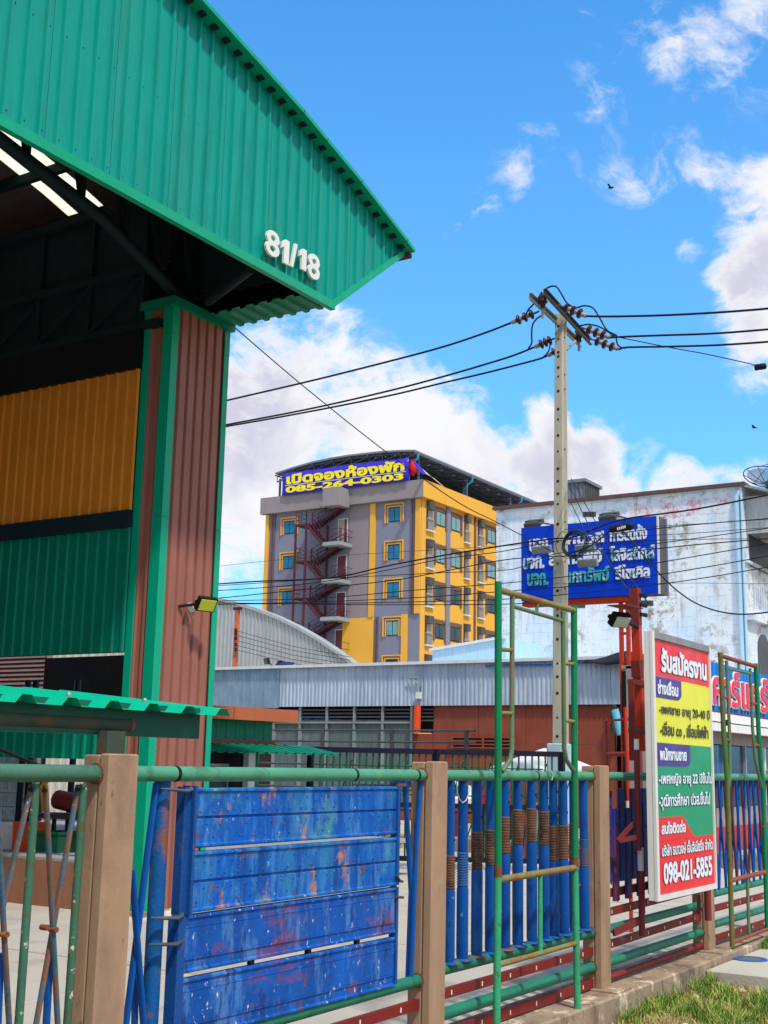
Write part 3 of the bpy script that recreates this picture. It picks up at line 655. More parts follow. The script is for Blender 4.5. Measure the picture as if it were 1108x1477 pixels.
# ------------------------------------------------------------ small canopy over the corner of the fence
cn = thing('canopy', 'low bright green corrugated canopy on a dark green beam over the left fence post', 'canopy', (4.0, 3.95, 1.55))
x = 1.15; k = 0
for s in range(5):
    x2 = x+.74
    O = (0, 3.88, 1.765); Vv = Vector((0, 1, .095)).normalized(); Nn = Vector((0, -.095, 1)).normalized()
    mb = MB().corr(O, X_, Vv, Nn, x, min(x2, 4.78), 0, 1.1, pitch=.245, rib=.05, depth=.034, slope=.03)
    obj('roof_sheet', mb, 'green_canopy', cn); x = x2
obj('fascia_beam', MB().box(0.8, 4.66, 3.98, 4.04, 1.655, 1.80), 'beam_green', cn)
zrb = PY(180, 1046, 4.0)[1]; xrb = PY(187, 1046, 4.0)[0]
obj('round_beam', MB().tube([(0.8, 4.0, zrb), (xrb-.02, 4.0, zrb)], .034, 14), 'beam_brown', cn)
obj('round_beam_cap', MB().tube([(xrb-.02, 4.0, zrb), (xrb, 4.0, zrb)], .038, 14), 'beam_cap', cn)
xsp = PY(147, 1070, 3.93)[0]; obj('support_plate', MB().box(xsp, xsp+.11, 3.90, 3.96, 1.54, zrb-.03), 'beam_brown', cn)
for xs_ in (2.9, 3.42, 3.92, 4.4): obj('screw', MB().lathe((xs_, 4.1, 1.818), [(.012, 0), (.012, .012), (.005, .018)], 8), 'grey_metal', cn)
tag(obj('loose_cable', MB().tube([(3.25, 3.94, 1.63), (3.45, 3.94, 1.575), (3.62, 3.92, 1.52), (3.82, 3.88, 1.48)], .008, 6), 'cable', None), 'short black cable hanging below the green canopy beam', 'cable')
# ------------------------------------------------------------ boundary fence on its low wall
FY = 3.65
fn = thing('boundary_fence', 'long fence of brown concrete posts and green pipes running to the right', 'fence', (6.42, FY, 0))
mb = MB().bbox(-2, 60, 3.50, 3.98, -.5, 0, .012)
kb = obj('base_wall', mb, 'kerb', fn)
mb = MB()
for i in range(0):      # broken render along the outer edge
    x = 5.5+i*.16+random.uniform(-.05, .05); w = random.uniform(.05, .16); h = random.uniform(.02, .09)
    mb.obox((x, 3.497, -.012-h/2), (w, 0, random.uniform(-.01, .01)), (0, .012, 0), (random.uniform(-.02, .02), 0, h))
posts = [1.23, 3.735, 6.325, 8.775, 11.19, 13.7, 16.2, 18.7]
pb = None
for i, x in enumerate(posts):
    if pb is None:
        mb = MB().bbox(0, .172, 3.65, 3.705, 0, 1.575, .006); mb.bbox(.004, .168, 3.712, 3.80, 0, 1.57, .006); mb.box(.012, .16, 3.70, 3.715, 0, 1.565)
        pb = obj('post', MB(), 'concrete_post', fn)
        me = bpy.data.meshes.new('post'); me.from_pydata([(v[0], v[1]-FY, v[2]) for v in mb.v], [], mb.f); me.materials.append(MT['concrete_post']); pb.data = me; o = pb
        ft = obj('footing', MB(), 'kerb', fn); me = bpy.data.meshes.new('footing'); q = MB().bbox(-.05, .22, -.135, .2, -.004, .014, .004)
        me.from_pydata(q.v, [], q.f); me.materials.append(MT['kerb']); ft.data = me; f = ft
    else:
        o = pb.copy(); COL.objects.link(o); o.parent = fn; f = ft.copy(); COL.objects.link(f); f.parent = fn
    o.location = (x-6.42, 0, 0); o.rotation_euler = (random.uniform(-.004, .004), random.uniform(-.003, .003), 0)
    f.location = (x-6.42, 0, 0)
PW = .172
def bay(i): return posts[i]+PW, posts[i+1]
def pipe(i, z0, z1, r, mat, y=3.73, rings=()):
    a, b = bay(i); o = obj('rail', MB().tube([(a-.02, y, z0), (b+.02, y, z1)], r, 18), mat, fn)
    mb = MB().tube([(a-.004, y, z0), (a+.006, y, z0)], r*1.25, 14); mb.tube([(b-.006, y, z1), (b+.004, y, z1)], r*1.25, 14)
    obj('weld_ring', mb, 'rusty', fn)
    for t_ in rings:
        x = a+(b-a)*t_; obj('joint_band', MB().tube([(x, y, z0), (x+.02, y, z0)], r*1.04, 18), 'dark', fn)
def bar(i, z0, z1, mat='rail_red', y=3.73, h=.055, ends=(0, 1)):
    a, b = bay(i); a, b = a+(b-a)*ends[0], a+(b-a)*ends[1]; z0, z1 = z0+(z1-z0)*ends[0], z0+(z1-z0)*ends[1]
    r_ = obj('cross_bar', MB().beam((a, y, z0), (b, y, z1), .03, h), mat, fn)
    mb = MB()
    for q in range(6):
        x = a+(b-a)*(q+.5)/6; z = z0+(z1-z0)*(q+.5)/6; mb.obox((x, y-.0165, z), (.010, 0, 0), (0, .003, 0), (0, 0, .026))
        obj('bolt_slot', mb, 'white_metal', r_); mb = MB()
for i in range(0, 7):
    rg = {1: (.12, .70, .965), 2: (.58,), 3: (), 0: ()}.get(i, (.5,))
    pipe(i, 1.495, 1.495, .033 if i else .034, 'rail_green' if i else 'bar_green_rail', 3.72, rg)
# lower rails of each bay
pipe(1, .36, .375, .033, 'rail_low'); bar(1, .235, .25)
pipe(2, .40, .39, .033, 'rail_low'); bar(2, .265, .265); pipe(2, .155, .155, .036, 'rail_low'); bar(2, .045, .045, h=.06)
bar(3, .505, .525); pipe(3, .385, .39, .033, 'rail_low'); bar(3, .275, .30); pipe(3, .155, .16, .034, 'rail_low'); pipe(3, .045, .05, .024, 'rail_red')
for i in (4, 5, 6):
    pipe(i, .455, .46, .032, 'rail_low'); bar(i, .33, .32); pipe(i, .19, .19, .032, 'rail_low'); bar(i, .07, .06)
for i in (0,):
    pipe(i, .36, .36, .033, 'rail_low'); bar(i, .24, .24)

# bay 0: thin green uprights and crossed flattened tubes
def P3(p, y=3.73): x, z = PY(p[0], p[1], y); return (x, y, z)
def flat_bar(name, pa, pb_, mat, r=.019, y=3.73, dy=0, flat=.55, holes=True):
    A, B = P3(pa, y), P3(pb_, y+dy); o = obj(name, MB().tube([A, B], r, 12, flat=flat, fdir=(1, 0, 0)), mat, fn)
    return o
for a, b in (((52, 1131), (27, 1477)), ((121, 1131), (97, 1477)), ((-20, 1131), (-48, 1477))): obj('upright', MB().tube([P3(a), P3(b)], .0165, 12), 'bar_green', fn)
mb = MB()
for a, b, y, dy in (((46, 1132), (4, 1308), 3.745, 0), ((65.7, 1133), (84, 1490), 3.715, 0), ((113, 1132), (50, 1490), 3.745, 0), ((-6, 1132), (14, 1490), 3.715, 0), ((-14, 1120), (-28, 1480), 3.745, 0)):
    o = flat_bar('crossed_tube', a, b, 'bar_blue_rust', .0142, y, dy)
    A = P3((a[0], a[1]+7), y-.014); obj('eye', MB().tube([(A[0], A[1]-.003, A[2]), (A[0], A[1]+.012, A[2])], .008, 10), 'dark', o)
for a in ((67.5, 1338), (80, 1341), (9, 1348)): A = P3(a, 3.70); obj('bolt', MB().tube([(A[0], A[1]-.008, A[2]), (A[0], A[1]+.03, A[2])], .011, 10), 'rusty', fn)
for a, b in (((72, 1377), (66, 1495)), ((1, 1375), (-4, 1495))): obj('crossed_tube', MB().tube([P3(a, 3.76), P3(b, 3.76)], .018, 12, flat=.6, fdir=X_), 'bar_blue', fn)
# bay 1: blue crossed tubes either side of the truck sides
for a, b, y in (((225.5, 1130), (180, 1490), 3.745), ((190.5, 1255), (208, 1490), 3.72), ((196, 1380), (194, 1490), 3.77)):
    o = flat_bar('crossed_tube', a, b, 'bar_blue', .0175, y)
for a, b, y in (((584, 1132), (593, 1285), 3.755), ((593, 1285), (588, 1425), 3.755), ((606.5, 1125), (600, 1220), 3.73), ((600, 1220), (592, 1424), 3.73)): flat_bar('crossed_tube', a, b, 'bar_blue', .017, y)
# bay 2: a row of old shock absorber tubes, blue with a rusty grooved waist
SH = [(647, 655, 820, 1398, 0), (666.5, 640, 805, 1391, 2), (687.5, 540, 722, 1387, 1), (707.5, 530, 705, 1383, 1), (728, 465, 645, 1377, 1), (747, 430, 602, 1371, 1), (767.5, 425, 590, 1366, 1), (785.5, 440, 605, 1360, 1),
      (799.5, 510, 680, 1355, 1), (814, 508, 675, 1350, 1), (829, 500, 670, 1346, 1), (843.5, 575, 710, 1343, 2)]
for k, (px, v0, v1, vb, kind) in enumerate(SH):
    y = 3.73; x, zb = PY(px, vb, y); zt = 1.462; _, za = PY(px, 1040+v0/3.38, y); _, zc = PY(px, 1040+v1/3.38, y)
    zb = .432
    ru, rl = .031, .037
    mb = MB().tube([(x, y, zt), (x, y, za)], ru, 18, flat=.8, fdir=X_)
    s = obj('shock_tube', mb, 'tube_blue', fn)
    # waist of stacked rings
    n = 13; zs = np.linspace(za, zc, n*3+1); pts = []; rs = []
    for q, z in enumerate(zs): pts.append((x, y, z)); rs.append(.0375 if q % 3 else .0305)
    obj('grooved_waist', MB().tube(pts, rs, 18, flat=.8, fdir=X_), 'tube_rust' if kind == 1 else ('tube_mixed' if kind == 2 else 'tube_rust'), s)
    obj('lower_sleeve', MB().tube([(x, y, zc), (x, y, zc-.02), (x, y, zb+.02), (x, y, zb)], [.034, rl, rl, rl-.004], 18, flat=.8, fdir=X_), 'tube_blue', s)
    if k in (3, 5, 6): obj('slot', MB().obox((x-.004, y-.0305, (za+zc)/2+.02), (.009, 0, 0), (0, .003, 0), (0, 0, .10)), 'bar_blue', s)
    obj('foot_plate', MB().lathe((x, y-.005, zb-.014), [(.03, 0), (.062, .002), (.064, .008), (.045, .014), (.03, .016)], 16), 'post_blue_rust', s)
    if k not in (1, 11):
        obj('hole', MB().tube([(x, y-.026, za+.09), (x, y-.031 if False else y-.0335, za+.09)], .0075, 10), 'dark', s)
        obj('hole', MB().tube([(x, y-.026, za+.23), (x, y-.0335, za+.23)], .0075, 10), 'dark', s) if k in (4, 6, 8) else None
mb = MB()
for px in (700, 722, 741, 758, 778):   # thin rods slanting between the tubes
    A = PY(px-8, 1335, 3.80); B = PY(px+7, 1140, 3.80); obj('thin_rod', MB().tube([(A[0], 3.82, A[1]), (B[0], 3.82, B[1])], .005, 6), 'gate_green', fn)
tag(obj('string_loop', MB().tube([(x, 3.685, z) for x, z in [PY(a, b, 3.685) for a, b in ((659, 1128), (659.5, 1143), (663, 1153), (667, 1158), (672, 1155), (676, 1146), (679, 1133))]], .0035, 6), 'string', None), 'pale string tied in a loop on the top rail right of the second post', 'string')
tag(obj('tie_wire', MB().tube([(PY(796, 1112, 3.68)[0], 3.683, 1.53), (PY(796, 1112, 3.68)[0]+.02, 3.68, 1.50), (PY(796, 1112, 3.68)[0]+.005, 3.683, 1.468)], .004, 6), 'string', None), 'white tie knotted round the top rail beside the tall scaffold leg', 'tie')
# bay 3: pickets of blue boards worn to red
k = 0; a, b = bay(3); x = a+.03
while x < b-.1:
    hi = k % 2 == 0; zt, zb = (1.385, .70) if hi else (1.25, .56)
    if k == 3: zt = 1.25
    if k >= 4 and hi: zt = 1.40
    o = obj('picket', MB().bbox(x, x+.098, 3.775, 3.80, zb, zt, .005), 'picket_blue', fn)
    for q in range(4):
        z = zt-.12-q*.19; obj('bolt_hole', MB().tube([(x+.05, 3.7735, z), (x+.05, 3.776, z)], .011, 10), 'dark', o)
    x += .126; k += 1
obj('picket_rail', MB().beam((a, 3.82, .62), (b, 3.82, .62), .03, .06), 'maroon', fn)
obj('picket_rail', MB().beam((a, 3.82, 1.2), (b, 3.82, 1.2), .03, .05), 'maroon', fn)
# bays 4 and on: lattice of narrow blue tubes
for bi in (4, 5, 6):
    a, b = bay(bi); n = 13
    for k in range(n):
        x = a+.06+(b-a-.12)*k/(n-1)
        for s, y in ((1, 3.72), (-1, 3.745)):
            x2 = min(max(x+s*random.uniform(.10, .17), a+.02), b-.02)
            obj('lattice_tube', MB().tube([(x, y, 1.46), (x2, y, .48)], .0125, 8, flat=.6, fdir=X_), 'bar_blue' if random.random() < .75 else 'bar_purple', fn)

# ------------------------------------------------------------ truck side panels hung in bay 1
def PP(px, py, y=3.70): x, z = PY(px, py, y); return x, z
def board(mb, x0, x1, z0, z1, y=3.70, groove=True, t=.022):
    """pressed steel board: folded lips top and bottom, one shallow groove"""
    zs = [(z0, .0), (z0+.006, -.012), (z0+.014, -.012), (z0+.02, -.004)]
    if groove: zm = (z0+z1)/2; zs += [(zm-.008, -.004), (zm-.003, .007), (zm+.003, .007), (zm+.008, -.004)]
    zs += [(z1-.02, -.004), (z1-.014, -.012), (z1-.006, -.012), (z1, .0)]
    vs = []
    for xx in (x0, x1): vs += [(xx, y+d, z) for z, d in zs]+[(xx, y+t, z1), (xx, y+t, z0)]
    n = len(zs)+2; fs = [tuple(range(n))[::-1], tuple(range(n, 2*n))]+[(i, (i+1) % n, n+(i+1) % n, n+i) for i in range(n)]
    return mb._add(vs, fs)
xl, xr = 4.30, 6.03
tp = thing('truck_side_panel', 'blue truck side panel with rust and yellow scuffs, upper of two hung on the pipe', 'truck panel', (5.15, 3.7, .91), 'truck side panels')
for z0, z1 in ((1.178, 1.435), (.906, 1.163)):
    o = obj('board', board(MB(), xl, xr-.02, z0, z1), 'truck_blue', tp)
    for r_ in range(4):
        n = 17
        for c in range(n):
            if random.random() < .3: continue
            x = xl+.06+(xr-xl-.12)*(c+.5*(r_ % 2))/n; z = z0+.045+(z1-z0-.09)*r_/3
            if 'rv' not in globals() or rv is None: rv = MB().lathe((0,0,0), [(.006, 0), (.0045, .003), (.001, .0045)], 8, nY)
            if r_ == 0 and c < 99 and 'rvme' not in globals():
                rvme = bpy.data.meshes.new('rivet'); rvme.from_pydata(rv.v, [], rv.f); rvme.polygons.foreach_set('use_smooth', rv.sm); rvme.materials.append(MT['post_blue_rust'])
            if 'rvme' not in globals(): continue
            q = bpy.data.objects.new('rivet', rvme); COL.objects.link(q); q.parent = o
            q.location = Vector((x, 3.696, z))-world_of(o)
obj('end_channel', MB().box(xl-.055, xl-.004, 3.69, 3.735, .905, 1.44).box(xl-.012, xl+.004, 3.668, 3.74, .90, 1.445), 'truck_edge', tp)
obj('end_strip', MB().box(xr-.02, xr+.004, 3.684, 3.73, .91, 1.437), 'truck_edge', tp)
tq = thing('truck_side_panel', 'blue truck panel with white chips and red scuffs, lower of two on the pipe', 'truck panel', (5.15, 3.7, .3), 'truck side panels')
for z0, z1 in ((.665, .725), (.729, .855), (.859, .90), (.52, .56), (.565, .625), (.40, .52), (.345, .395)):
    pass
for z0, z1 in ((.660, .900), (.385, .640)):
    mb = MB(); board(mb, xl-.02, xr-.02, z0, z1, 3.70, False)
    # two pressed ribs give the shallow steps of the real board
    for zz_ in (z0+(z1-z0)*.25, z0+(z1-z0)*.80): mb.box(xl-.02, xr-.03, 3.690, 3.70, zz_-.004, zz_+.004)
    mb.box(xl-.018, xr-.03, 3.692, 3.697, z0+(z1-z0)*.27, z0+(z1-z0)*.78)
    obj('board', mb, 'truck_blue_low', tq)
for t_ in (.27, .53, .78): x = xl+(xr-xl)*t_; obj('spacer', MB().box(x, x+.03, 3.70, 3.72, .62, .68), 'dark', tq)
obj('end_channel', MB().box(xl-.07, xl-.022, 3.675, 3.735, .385, .895), 'truck_edge', tq)
obj('end_strip', MB().box(xr-.02, xr+.002, 3.684, 3.73, .40, .90), 'truck_edge', tq)
hp = thing('hinge_pipe', 'rusty blue vertical pipe left of the truck panels with iron clamps', 'pipe', (4.19, 3.74, .3), 'pipes holding the truck panels')
obj('pipe', MB().tube([(4.165, 3.75, 1.47), (4.165, 3.75, 0)], .036, 16), 'post_blue_rust', hp)
def clamp(p, x, z, mat='grey_iron', w=.19):
    mb = MB().tube([(x-.09, 3.70, z+.004), (x-.04, 3.675, z), (x+.03, 3.665, z-.006), (x+.08, 3.68, z-.002), (x+.105, 3.70, z+.012)], [.006, .014, .017, .014, .006], 10, flat=.5)
    obj('clamp', mb, mat, p)
clamp(hp, 4.19, 1.43); clamp(hp, 4.17, .905); clamp(hp, 4.17, .80)
hq = thing('hinge_pipe', 'thin orange rusted rod right of the truck panels', 'rod', (6.08, 3.74, .3), 'pipes holding the truck panels')
obj('pipe', MB().tube([(6.065, 3.735, 1.45), (6.065, 3.735, .50)], .0155, 12), 'rusty', hq)
mb = MB().box(6.03, 6.12, 3.70, 3.75, 1.435, 1.45); obj('top_plate', mb, 'rusty', hq)
obj('clamp', MB().tube([(6.0, 3.68, .965), (6.03, 3.675, .93), (6.08, 3.69, .925)], .007, 8), 'grey_iron', hq); obj('clamp', MB().tube([(6.0, 3.68, .85), (6.09, 3.69, .84)], .007, 8), 'grey_iron', hq)

# ------------------------------------------------------------ scaffold frames tied to the fence
def scaffold(label, y, legs, tops, inner, second, link, stubs, cross, mid, low, matA, matB, matR, matI, split=None):
    def Q(p): x, z = PY(p[0], p[1], y); return (x, y, z)
    t = thing('scaffold_frame', label, 'scaffold frame', Q(legs[0][-1]), 'scaffold frames on the fence')
    for k, lg in enumerate(legs):
        pts = [Q(p) for p in lg]
        if split:
            s = Q(split[k]); top = [q for q in pts if q[2] > s[2]+.02]+[s]; bot = [s]+[q for q in pts if q[2] < s[2]-.02]
            obj('leg', MB().tube(top, .0225, 14), matA, t); obj('lower_leg', MB().tube(bot, .0225, 14), matB, t)
            obj('coupler', MB().tube([(s[0], s[1], s[2]-.03), (s[0], s[1], s[2]+.03)], .0245, 14), 'rusty', t)
        else: obj('leg', MB().tube(pts, .0225, 14), matA if k else matB, t)
    obj('top_tube', MB().tube([Q(p) for p in tops], .021, 14), matR, t)
    for i_ in inner: obj('ladder_tube', MB().tube([Q(p) for p in i_], .0155, 12), matI, t)
    obj('ladder_tube', MB().tube([Q(p) for p in second], .0135, 10), matI, t); obj('stub', MB().tube([Q(p) for p in link], .012, 8), matI, t)
    for s in stubs: obj('stub', MB().tube([Q(p) for p in s], .0135, 10), matR, t)
    obj('cross_tube', MB().tube([Q(p) for p in cross], .021, 14), matR, t); obj('mid_tube', MB().tube([Q(p) for p in mid], .0155, 12), matI if split is None else 'scaf_light', t)
    obj('cross_tube', MB().tube([Q(p) for p in low], .0165, 12), matR, t)
    for lg in legs:
        a, b = Q(lg[0]), Q(lg[-1])
        for f in (.33, .62, .71, .87):
            q = Vector(a).lerp(Vector(b), f); obj('lock_pin', MB().tube([q, q+Vector((.045, -.005, .01))], .007, 8), 'rusty', t)
    return t
scaffold('tall green scaffold frame with yellowish rusty top tube in front of the concrete utility pole', 3.53,
         [[(718.8, 839), (718.5, 1257), (716, 1530)], [(828, 874), (829.5, 1255), (833, 1456)]], [(720, 851), (829, 881)],
         [[(739, 858), (738.3, 1080), (736, 1096), (724, 1113)], [(812, 882), (814, 1080), (817, 1096), (830, 1116)]], [(740, 874.5), (812, 896)], [(775, 868), (774.5, 884)],
         [[(719, 936.5), (739, 938)], [(719, 1028.5), (738, 1029)], [(812.5, 957), (829, 958)], [(813, 1039.5), (829, 1041)]],
         [(718.5, 1269), (831, 1251.5)], [(779.3, 1262), (779.3, 1374)], [(718, 1392.5), (832, 1360)], 'scaf_dark', 'scaf_light', 'scaf_rust', 'scaf_mid', split=[(718.5, 1257), (829.5, 1243)])
scaffold('shorter green and rust scaffold frame standing right of the red and yellow notice board', 3.53,
         [[(1039, 941), (1044, 1060), (1049, 1126), (1056.5, 1366)], [(1090, 957), (1094.5, 1060), (1100.5, 1130), (1107, 1343)]], [(1040, 946), (1090.5, 961.5)],
         [[(1048, 953), (1052.5, 1060), (1053, 1115), (1050, 1145)], [(1082, 964), (1085.5, 1050), (1089, 1095), (1099, 1136)]], [(1050, 964.5), (1083, 972)], [(1065.5, 957), (1065.5, 967)],
         [[(1040, 1005), (1050, 1007)], [(1044, 1067), (1053, 1068)], [(1083, 1014), (1092, 1016)], [(1086, 1074), (1094, 1075)]],
         [(1054, 1270), (1103, 1258)], [(1078, 1266), (1080.5, 1346)], [(1056, 1360), (1107, 1340)], 'scaf_dark', 'scaf_olive', 'scaf_brown', 'scaf_mid')
# ------------------------------------------------------------ notice board
YB = 3.40
nb = thing('notice_board', 'tall red, yellow and green job advertisement board in a white frame on the fence', 'notice board', (10.0, YB, .6))
bx0, bx1, bz0, bz1 = 9.215, 10.62, .60, 2.60
obj('cabinet', MB().box(bx0, bx1, YB, YB+.055, bz0, bz1), 'white_metal', nb)
fw = .045
for a in ((bx0-.004, bx0+fw, bz0-.004, bz1+.004), (bx1-.022, bx1+.004, bz0-.004, bz1+.004)): obj('frame', MB().box(a[0], a[1], YB-.018, YB+.004, a[2], a[3]), 'white_metal', nb)
obj('frame', MB().box(bx0+fw, bx1-.022, YB-.018, YB+.004, bz1-.05, bz1+.004), 'grey_metal', nb); obj('frame', MB().box(bx0+fw, bx1-.022, YB-.018, YB+.004, bz0-.004, bz0+.035), 'white_metal', nb)
gx0, gx1, gz0, gz1 = bx0+fw, bx1-.022, bz0+.035, bz1-.05; GW, GH = gx1-gx0, gz1-gz0
def gp(u, v): return (u*GW, v*GH)          # u from the left edge, v down from the top
def sheet(poly, mat, d, name='print_area'):
    pts = [(gp(u, v)[0], -gp(u, v)[1]) for u, v in poly][::-1]
    obj(name, MB().prism(pts, (gx0, YB-.002-d, gz1), X_, Z_, nY, .0012), mat, nb)
sheet([(0, 0), (1, 0), (1, .156), (0, .150)], 'p_red', .0)
sheet([(0, .150), (1, .156), (1, .418), (0, .414)], 'p_yellow', .0)
sheet([(0, .414), (1, .418), (1, .793), (0, .795)], 'p_green', .0)
sheet([(0, .795), (1, .793), (1, 1), (0, 1)], 'p_red', .0)
sheet([(0, .706), (.44, .706), (.62, .789), (.66, .795), (0, .797)], 'p_red', .002)
def tab(v0, v1, u): sheet([(0, v0), (u, v0+.002)]+[(u-.09+.09*math.cos(t_), v1-.03+.03*math.sin(t_)+.001) for t_ in np.linspace(0, math.pi/2, 7)]+[(0, v1)], 'p_purple', .002)
tab(.151, .236, .47); tab(.415, .506, .60)
def line(body, u0, u1, v0, v1, mat, bold=.0, shadow=True):
    x0, x1 = gx0+u0*GW, gx0+u1*GW; zt, zb = gz1-v0*GH, gz1-v1*GH; mb = MB()
    text_mb(mb, body, (x0, YB-.009, zb), X_, Z_, nY, x1-x0, zt-zb, .0015, bold)
    o = obj('lettering', mb, mat, nb)
    if shadow:
        mb = MB(); text_mb(mb, body, (x0-.003, YB-.006, zb-.004), X_, Z_, nY, x1-x0+.006, zt-zb+.006, .0015, bold+.010); obj('lettering_edge', mb, 'p_shadow', nb)
line('รับสมัครงาน', .12, .95, .030, .130, 'p_white', .045)
line('ช่างเชื่อม', .05, .40, .163, .222, 'p_white', .035)
line('-เพศชาย อายุ 20-40 ปี', .07, .985, .257, .312, 'p_black', .015, False)
line('-เชื่อม co , เชื่อมไฟฟ้า', .08, .95, .327, .392, 'p_black', .015, False)
line('พนักงานขาย', .06, .52, .432, .484, 'p_white', .035)
line('-เพศหญิง อายุ 22 ปีขึ้นไป', .035, .995, .528, .590, 'p_white', .02)
line('-วุฒิการศึกษา ปวส.ขึ้นไป', .03, .94, .610, .680, 'p_white', .02)
line('สนใจติดต่อ', .06, .47, .722, .772, 'p_white', .035)
line('บริษัท ธนาวงษ์ เอ็นจิเนียริ่ง จำกัด', .06, .96, .806, .856, 'p_white', .02)
line('098-021-5855', .08, .94, .880, .965, 'p_white', .035)
# red pole and brackets carrying the board
rp = thing('red_sign_post', 'square red steel post behind the notice board, carrying a small floodlight', 'post', (9.78, 3.78, .3))
def Qr(px, py, y): x, z = PY(px, py, y); return (x, y, z)
a, b = Qr(916, 850, 3.78), Qr(921, 1092, 3.78)
obj('upper_post', MB().beam((a[0], 3.78, a[2]), (a[0]+.07, 3.78, 1.7), .068, .068, up=X_), 'red_paint', rp)
obj('post_sleeve', MB().beam((a[0]+.0, 3.78, 2.44), (a[0]+.02, 3.78, 2.30), .076, .076, up=X_), 'maroon', rp); obj('post_sleeve', MB().beam((a[0]-.005, 3.78, a[2]+.01), (a[0]+.01, 3.78, a[2]-.3), .076, .076, up=X_), 'maroon', rp)
c, d = Qr(925, 1068, 3.52), Qr(927.5, 1200, 3.52)
obj('lower_post', MB().tube([(9.30, 3.56, 1.70), (9.30, 3.56, .95)], .022, 12), 'maroon', rp); obj('white_sleeve', MB().tube([(9.30, 3.56, 1.78), (9.30, 3.56, 1.70)], .02, 12), 'white_metal', rp)
obj('lower_post', MB().tube([(9.34, 3.56, .80), (9.34, 3.56, .33)], .024, 12), 'maroon', rp); obj('white_sleeve', MB().tube([(9.34, 3.56, .97), (9.34, 3.56, .80)], .024, 12), 'white_metal', rp)
obj('brace', MB().beam((9.30, 3.56, 1.05), (9.2, 3.68, 1.02), .03, .035), 'maroon', rp); obj('brace', MB().beam((9.18, 3.68, 1.02), (9.31, 3.6, 1.15), .022, .03), 'maroon', rp)
obj('brace', MB().beam((9.34, 3.57, .44), (9.12, 3.70, .36), .03, .05), 'maroon', rp)
obj('brace', MB().beam((10.7, 3.57, .50), (10.95, 3.66, .36), .03, .05), 'maroon', rp); obj('lower_post', MB().tube([(10.9, 3.56, .62), (10.9, 3.56, .30)], .03, 12), 'maroon', rp)
bx = a[0]
obj('step_bracket', MB().beam((bx-.2, 3.76, 1.86), (bx+.55, 3.76, 1.86), .05, .04).beam((bx-.2, 3.76, 2.25), (bx+.2, 3.76, 2.25), .05, .04).beam((bx-.18, 3.76, 2.27), (bx-.18, 3.76, 1.62), .04, .04, up=X_), 'maroon', rp)
mb = MB()
for z, s in ((2.98, .05), (2.90, .06), (2.82, .05)): mb.beam((bx, 3.74, z), (bx+.10, 3.72, z), .02, .03)
obj('cable_hook', mb, 'dark', rp)
fp = Qr(897, 897, 3.68)
floodlight('grey floodlight under a thin metal shade on the red sign post', fp, (-.35, -.70, -.62), Z_, .165, .11, None, 'lamp_glass', arm=(bx-.02, 3.76, fp[2]+.02))
q1 = Qr(882, 887, 3.66); q2 = Qr(916, 884, 3.70)
obj('light_shade', MB().obox(((q1[0]+q2[0])/2, 3.66, q2[2]+.012), (.36, 0, .01), (0, .16, 0), (0, 0, .008)), 'maroon', rp)
# kerb side: manhole ring and the slab it sits on
sl = [PZ(1016.7, 1399, -.06), PZ(1108, 1412, -.06)]
ps = obj('drain_slab', MB().bbox(sl[0][0], sl[0][0]+9, 1.2, 3.494, -.30, -.06, .008), 'concrete_slab'); tag(ps, 'pale concrete drain slab beside the fence kerb, blue ringed cover set in it', 'slab')
mc = thing('manhole_cover', 'round iron cover in a scratched blue ring on the concrete slab', 'manhole cover', (11.72, 3.14, -.12))
mx_, my_ = PZ(1081, 1384, -.11); my_ = min(my_, 3.15)
mcx, mcy = PZ(1082, 1384, -.06); mc.location = (mcx, mcy, -.06)
obj('ring', MB().lathe((mcx, mcy, -.061), [(.105, 0), (.15, 0), (.15, .008), (.145, .011), (.11, .011), (.105, .005)], 36), 'ring_blue', mc)
obj('cover', MB().lathe((mcx, mcy, -.061), [(.105, 0), (.105, .007), (.06, .009), (.01, .009)], 32), 'iron', mc)
# ------------------------------------------------------------ guard house behind the pillar
gh = thing('guard_house', 'small guard house with brown fascia, green wall and low green awning', 'guard house', (14.6, 12.3, -.1))
ang = R_(-9); 
class Rot:
    """turns world metres about the guard house corner"""
    def __init__(s, c, a): s.c, s.a = c, a
    def __call__(s, mb):
        ca, sa = math.cos(s.a), math.sin(s.a); cx, cy = s.c
        mb.v = [(cx+(x-cx)*ca-(y-cy)*sa, cy+(x-cx)*sa+(y-cy)*ca, z) for x, y, z in mb.v]; return mb
rt = Rot((16.48, 12.0), ang)
obj('fascia', rt(MB().box(13.7, 15.07, 12.0, 13.4, 2.165, 2.36)), 'orange_brown', gh); obj('fascia', rt(MB().box(15.08, 16.46, 12.0, 13.4, 2.165, 2.36)), 'orange_brown', gh)
obj('upper_wall', rt(MB().corr((0, 12.32, 0), X_, Z_, nY, 13.8, 16.2, 1.86, 2.17, pitch=.2, rib=.03, depth=.012)), 'green_panel', gh)
obj('wall_trim', rt(MB().box(13.8, 16.22, 12.26, 12.32, 1.80, 1.87)), 'wall_brown', gh)
mb = MB(); mb.corr((0, 11.42, 1.66), X_, Vector((0, 1, .16)), Vector((0, -.16, 1)), 13.6, 16.9, 0, .85, pitch=.2, rib=.05, depth=.025); obj('awning_sheet', rt(mb), 'green_panel', gh)
obj('corner_post', rt(MB().box(15.42, 15.56, 12.0, 12.12, -.1, 1.72)), 'edge_white', gh); obj('side_wall', rt(MB().box(15.6, 15.9, 12.3, 13.3, -.1, 1.9)), 'green_panel', gh)
obj('dark_wall', rt(MB().box(13.8, 15.6, 12.34, 13.3, -.1, 1.86)), 'dark', gh)
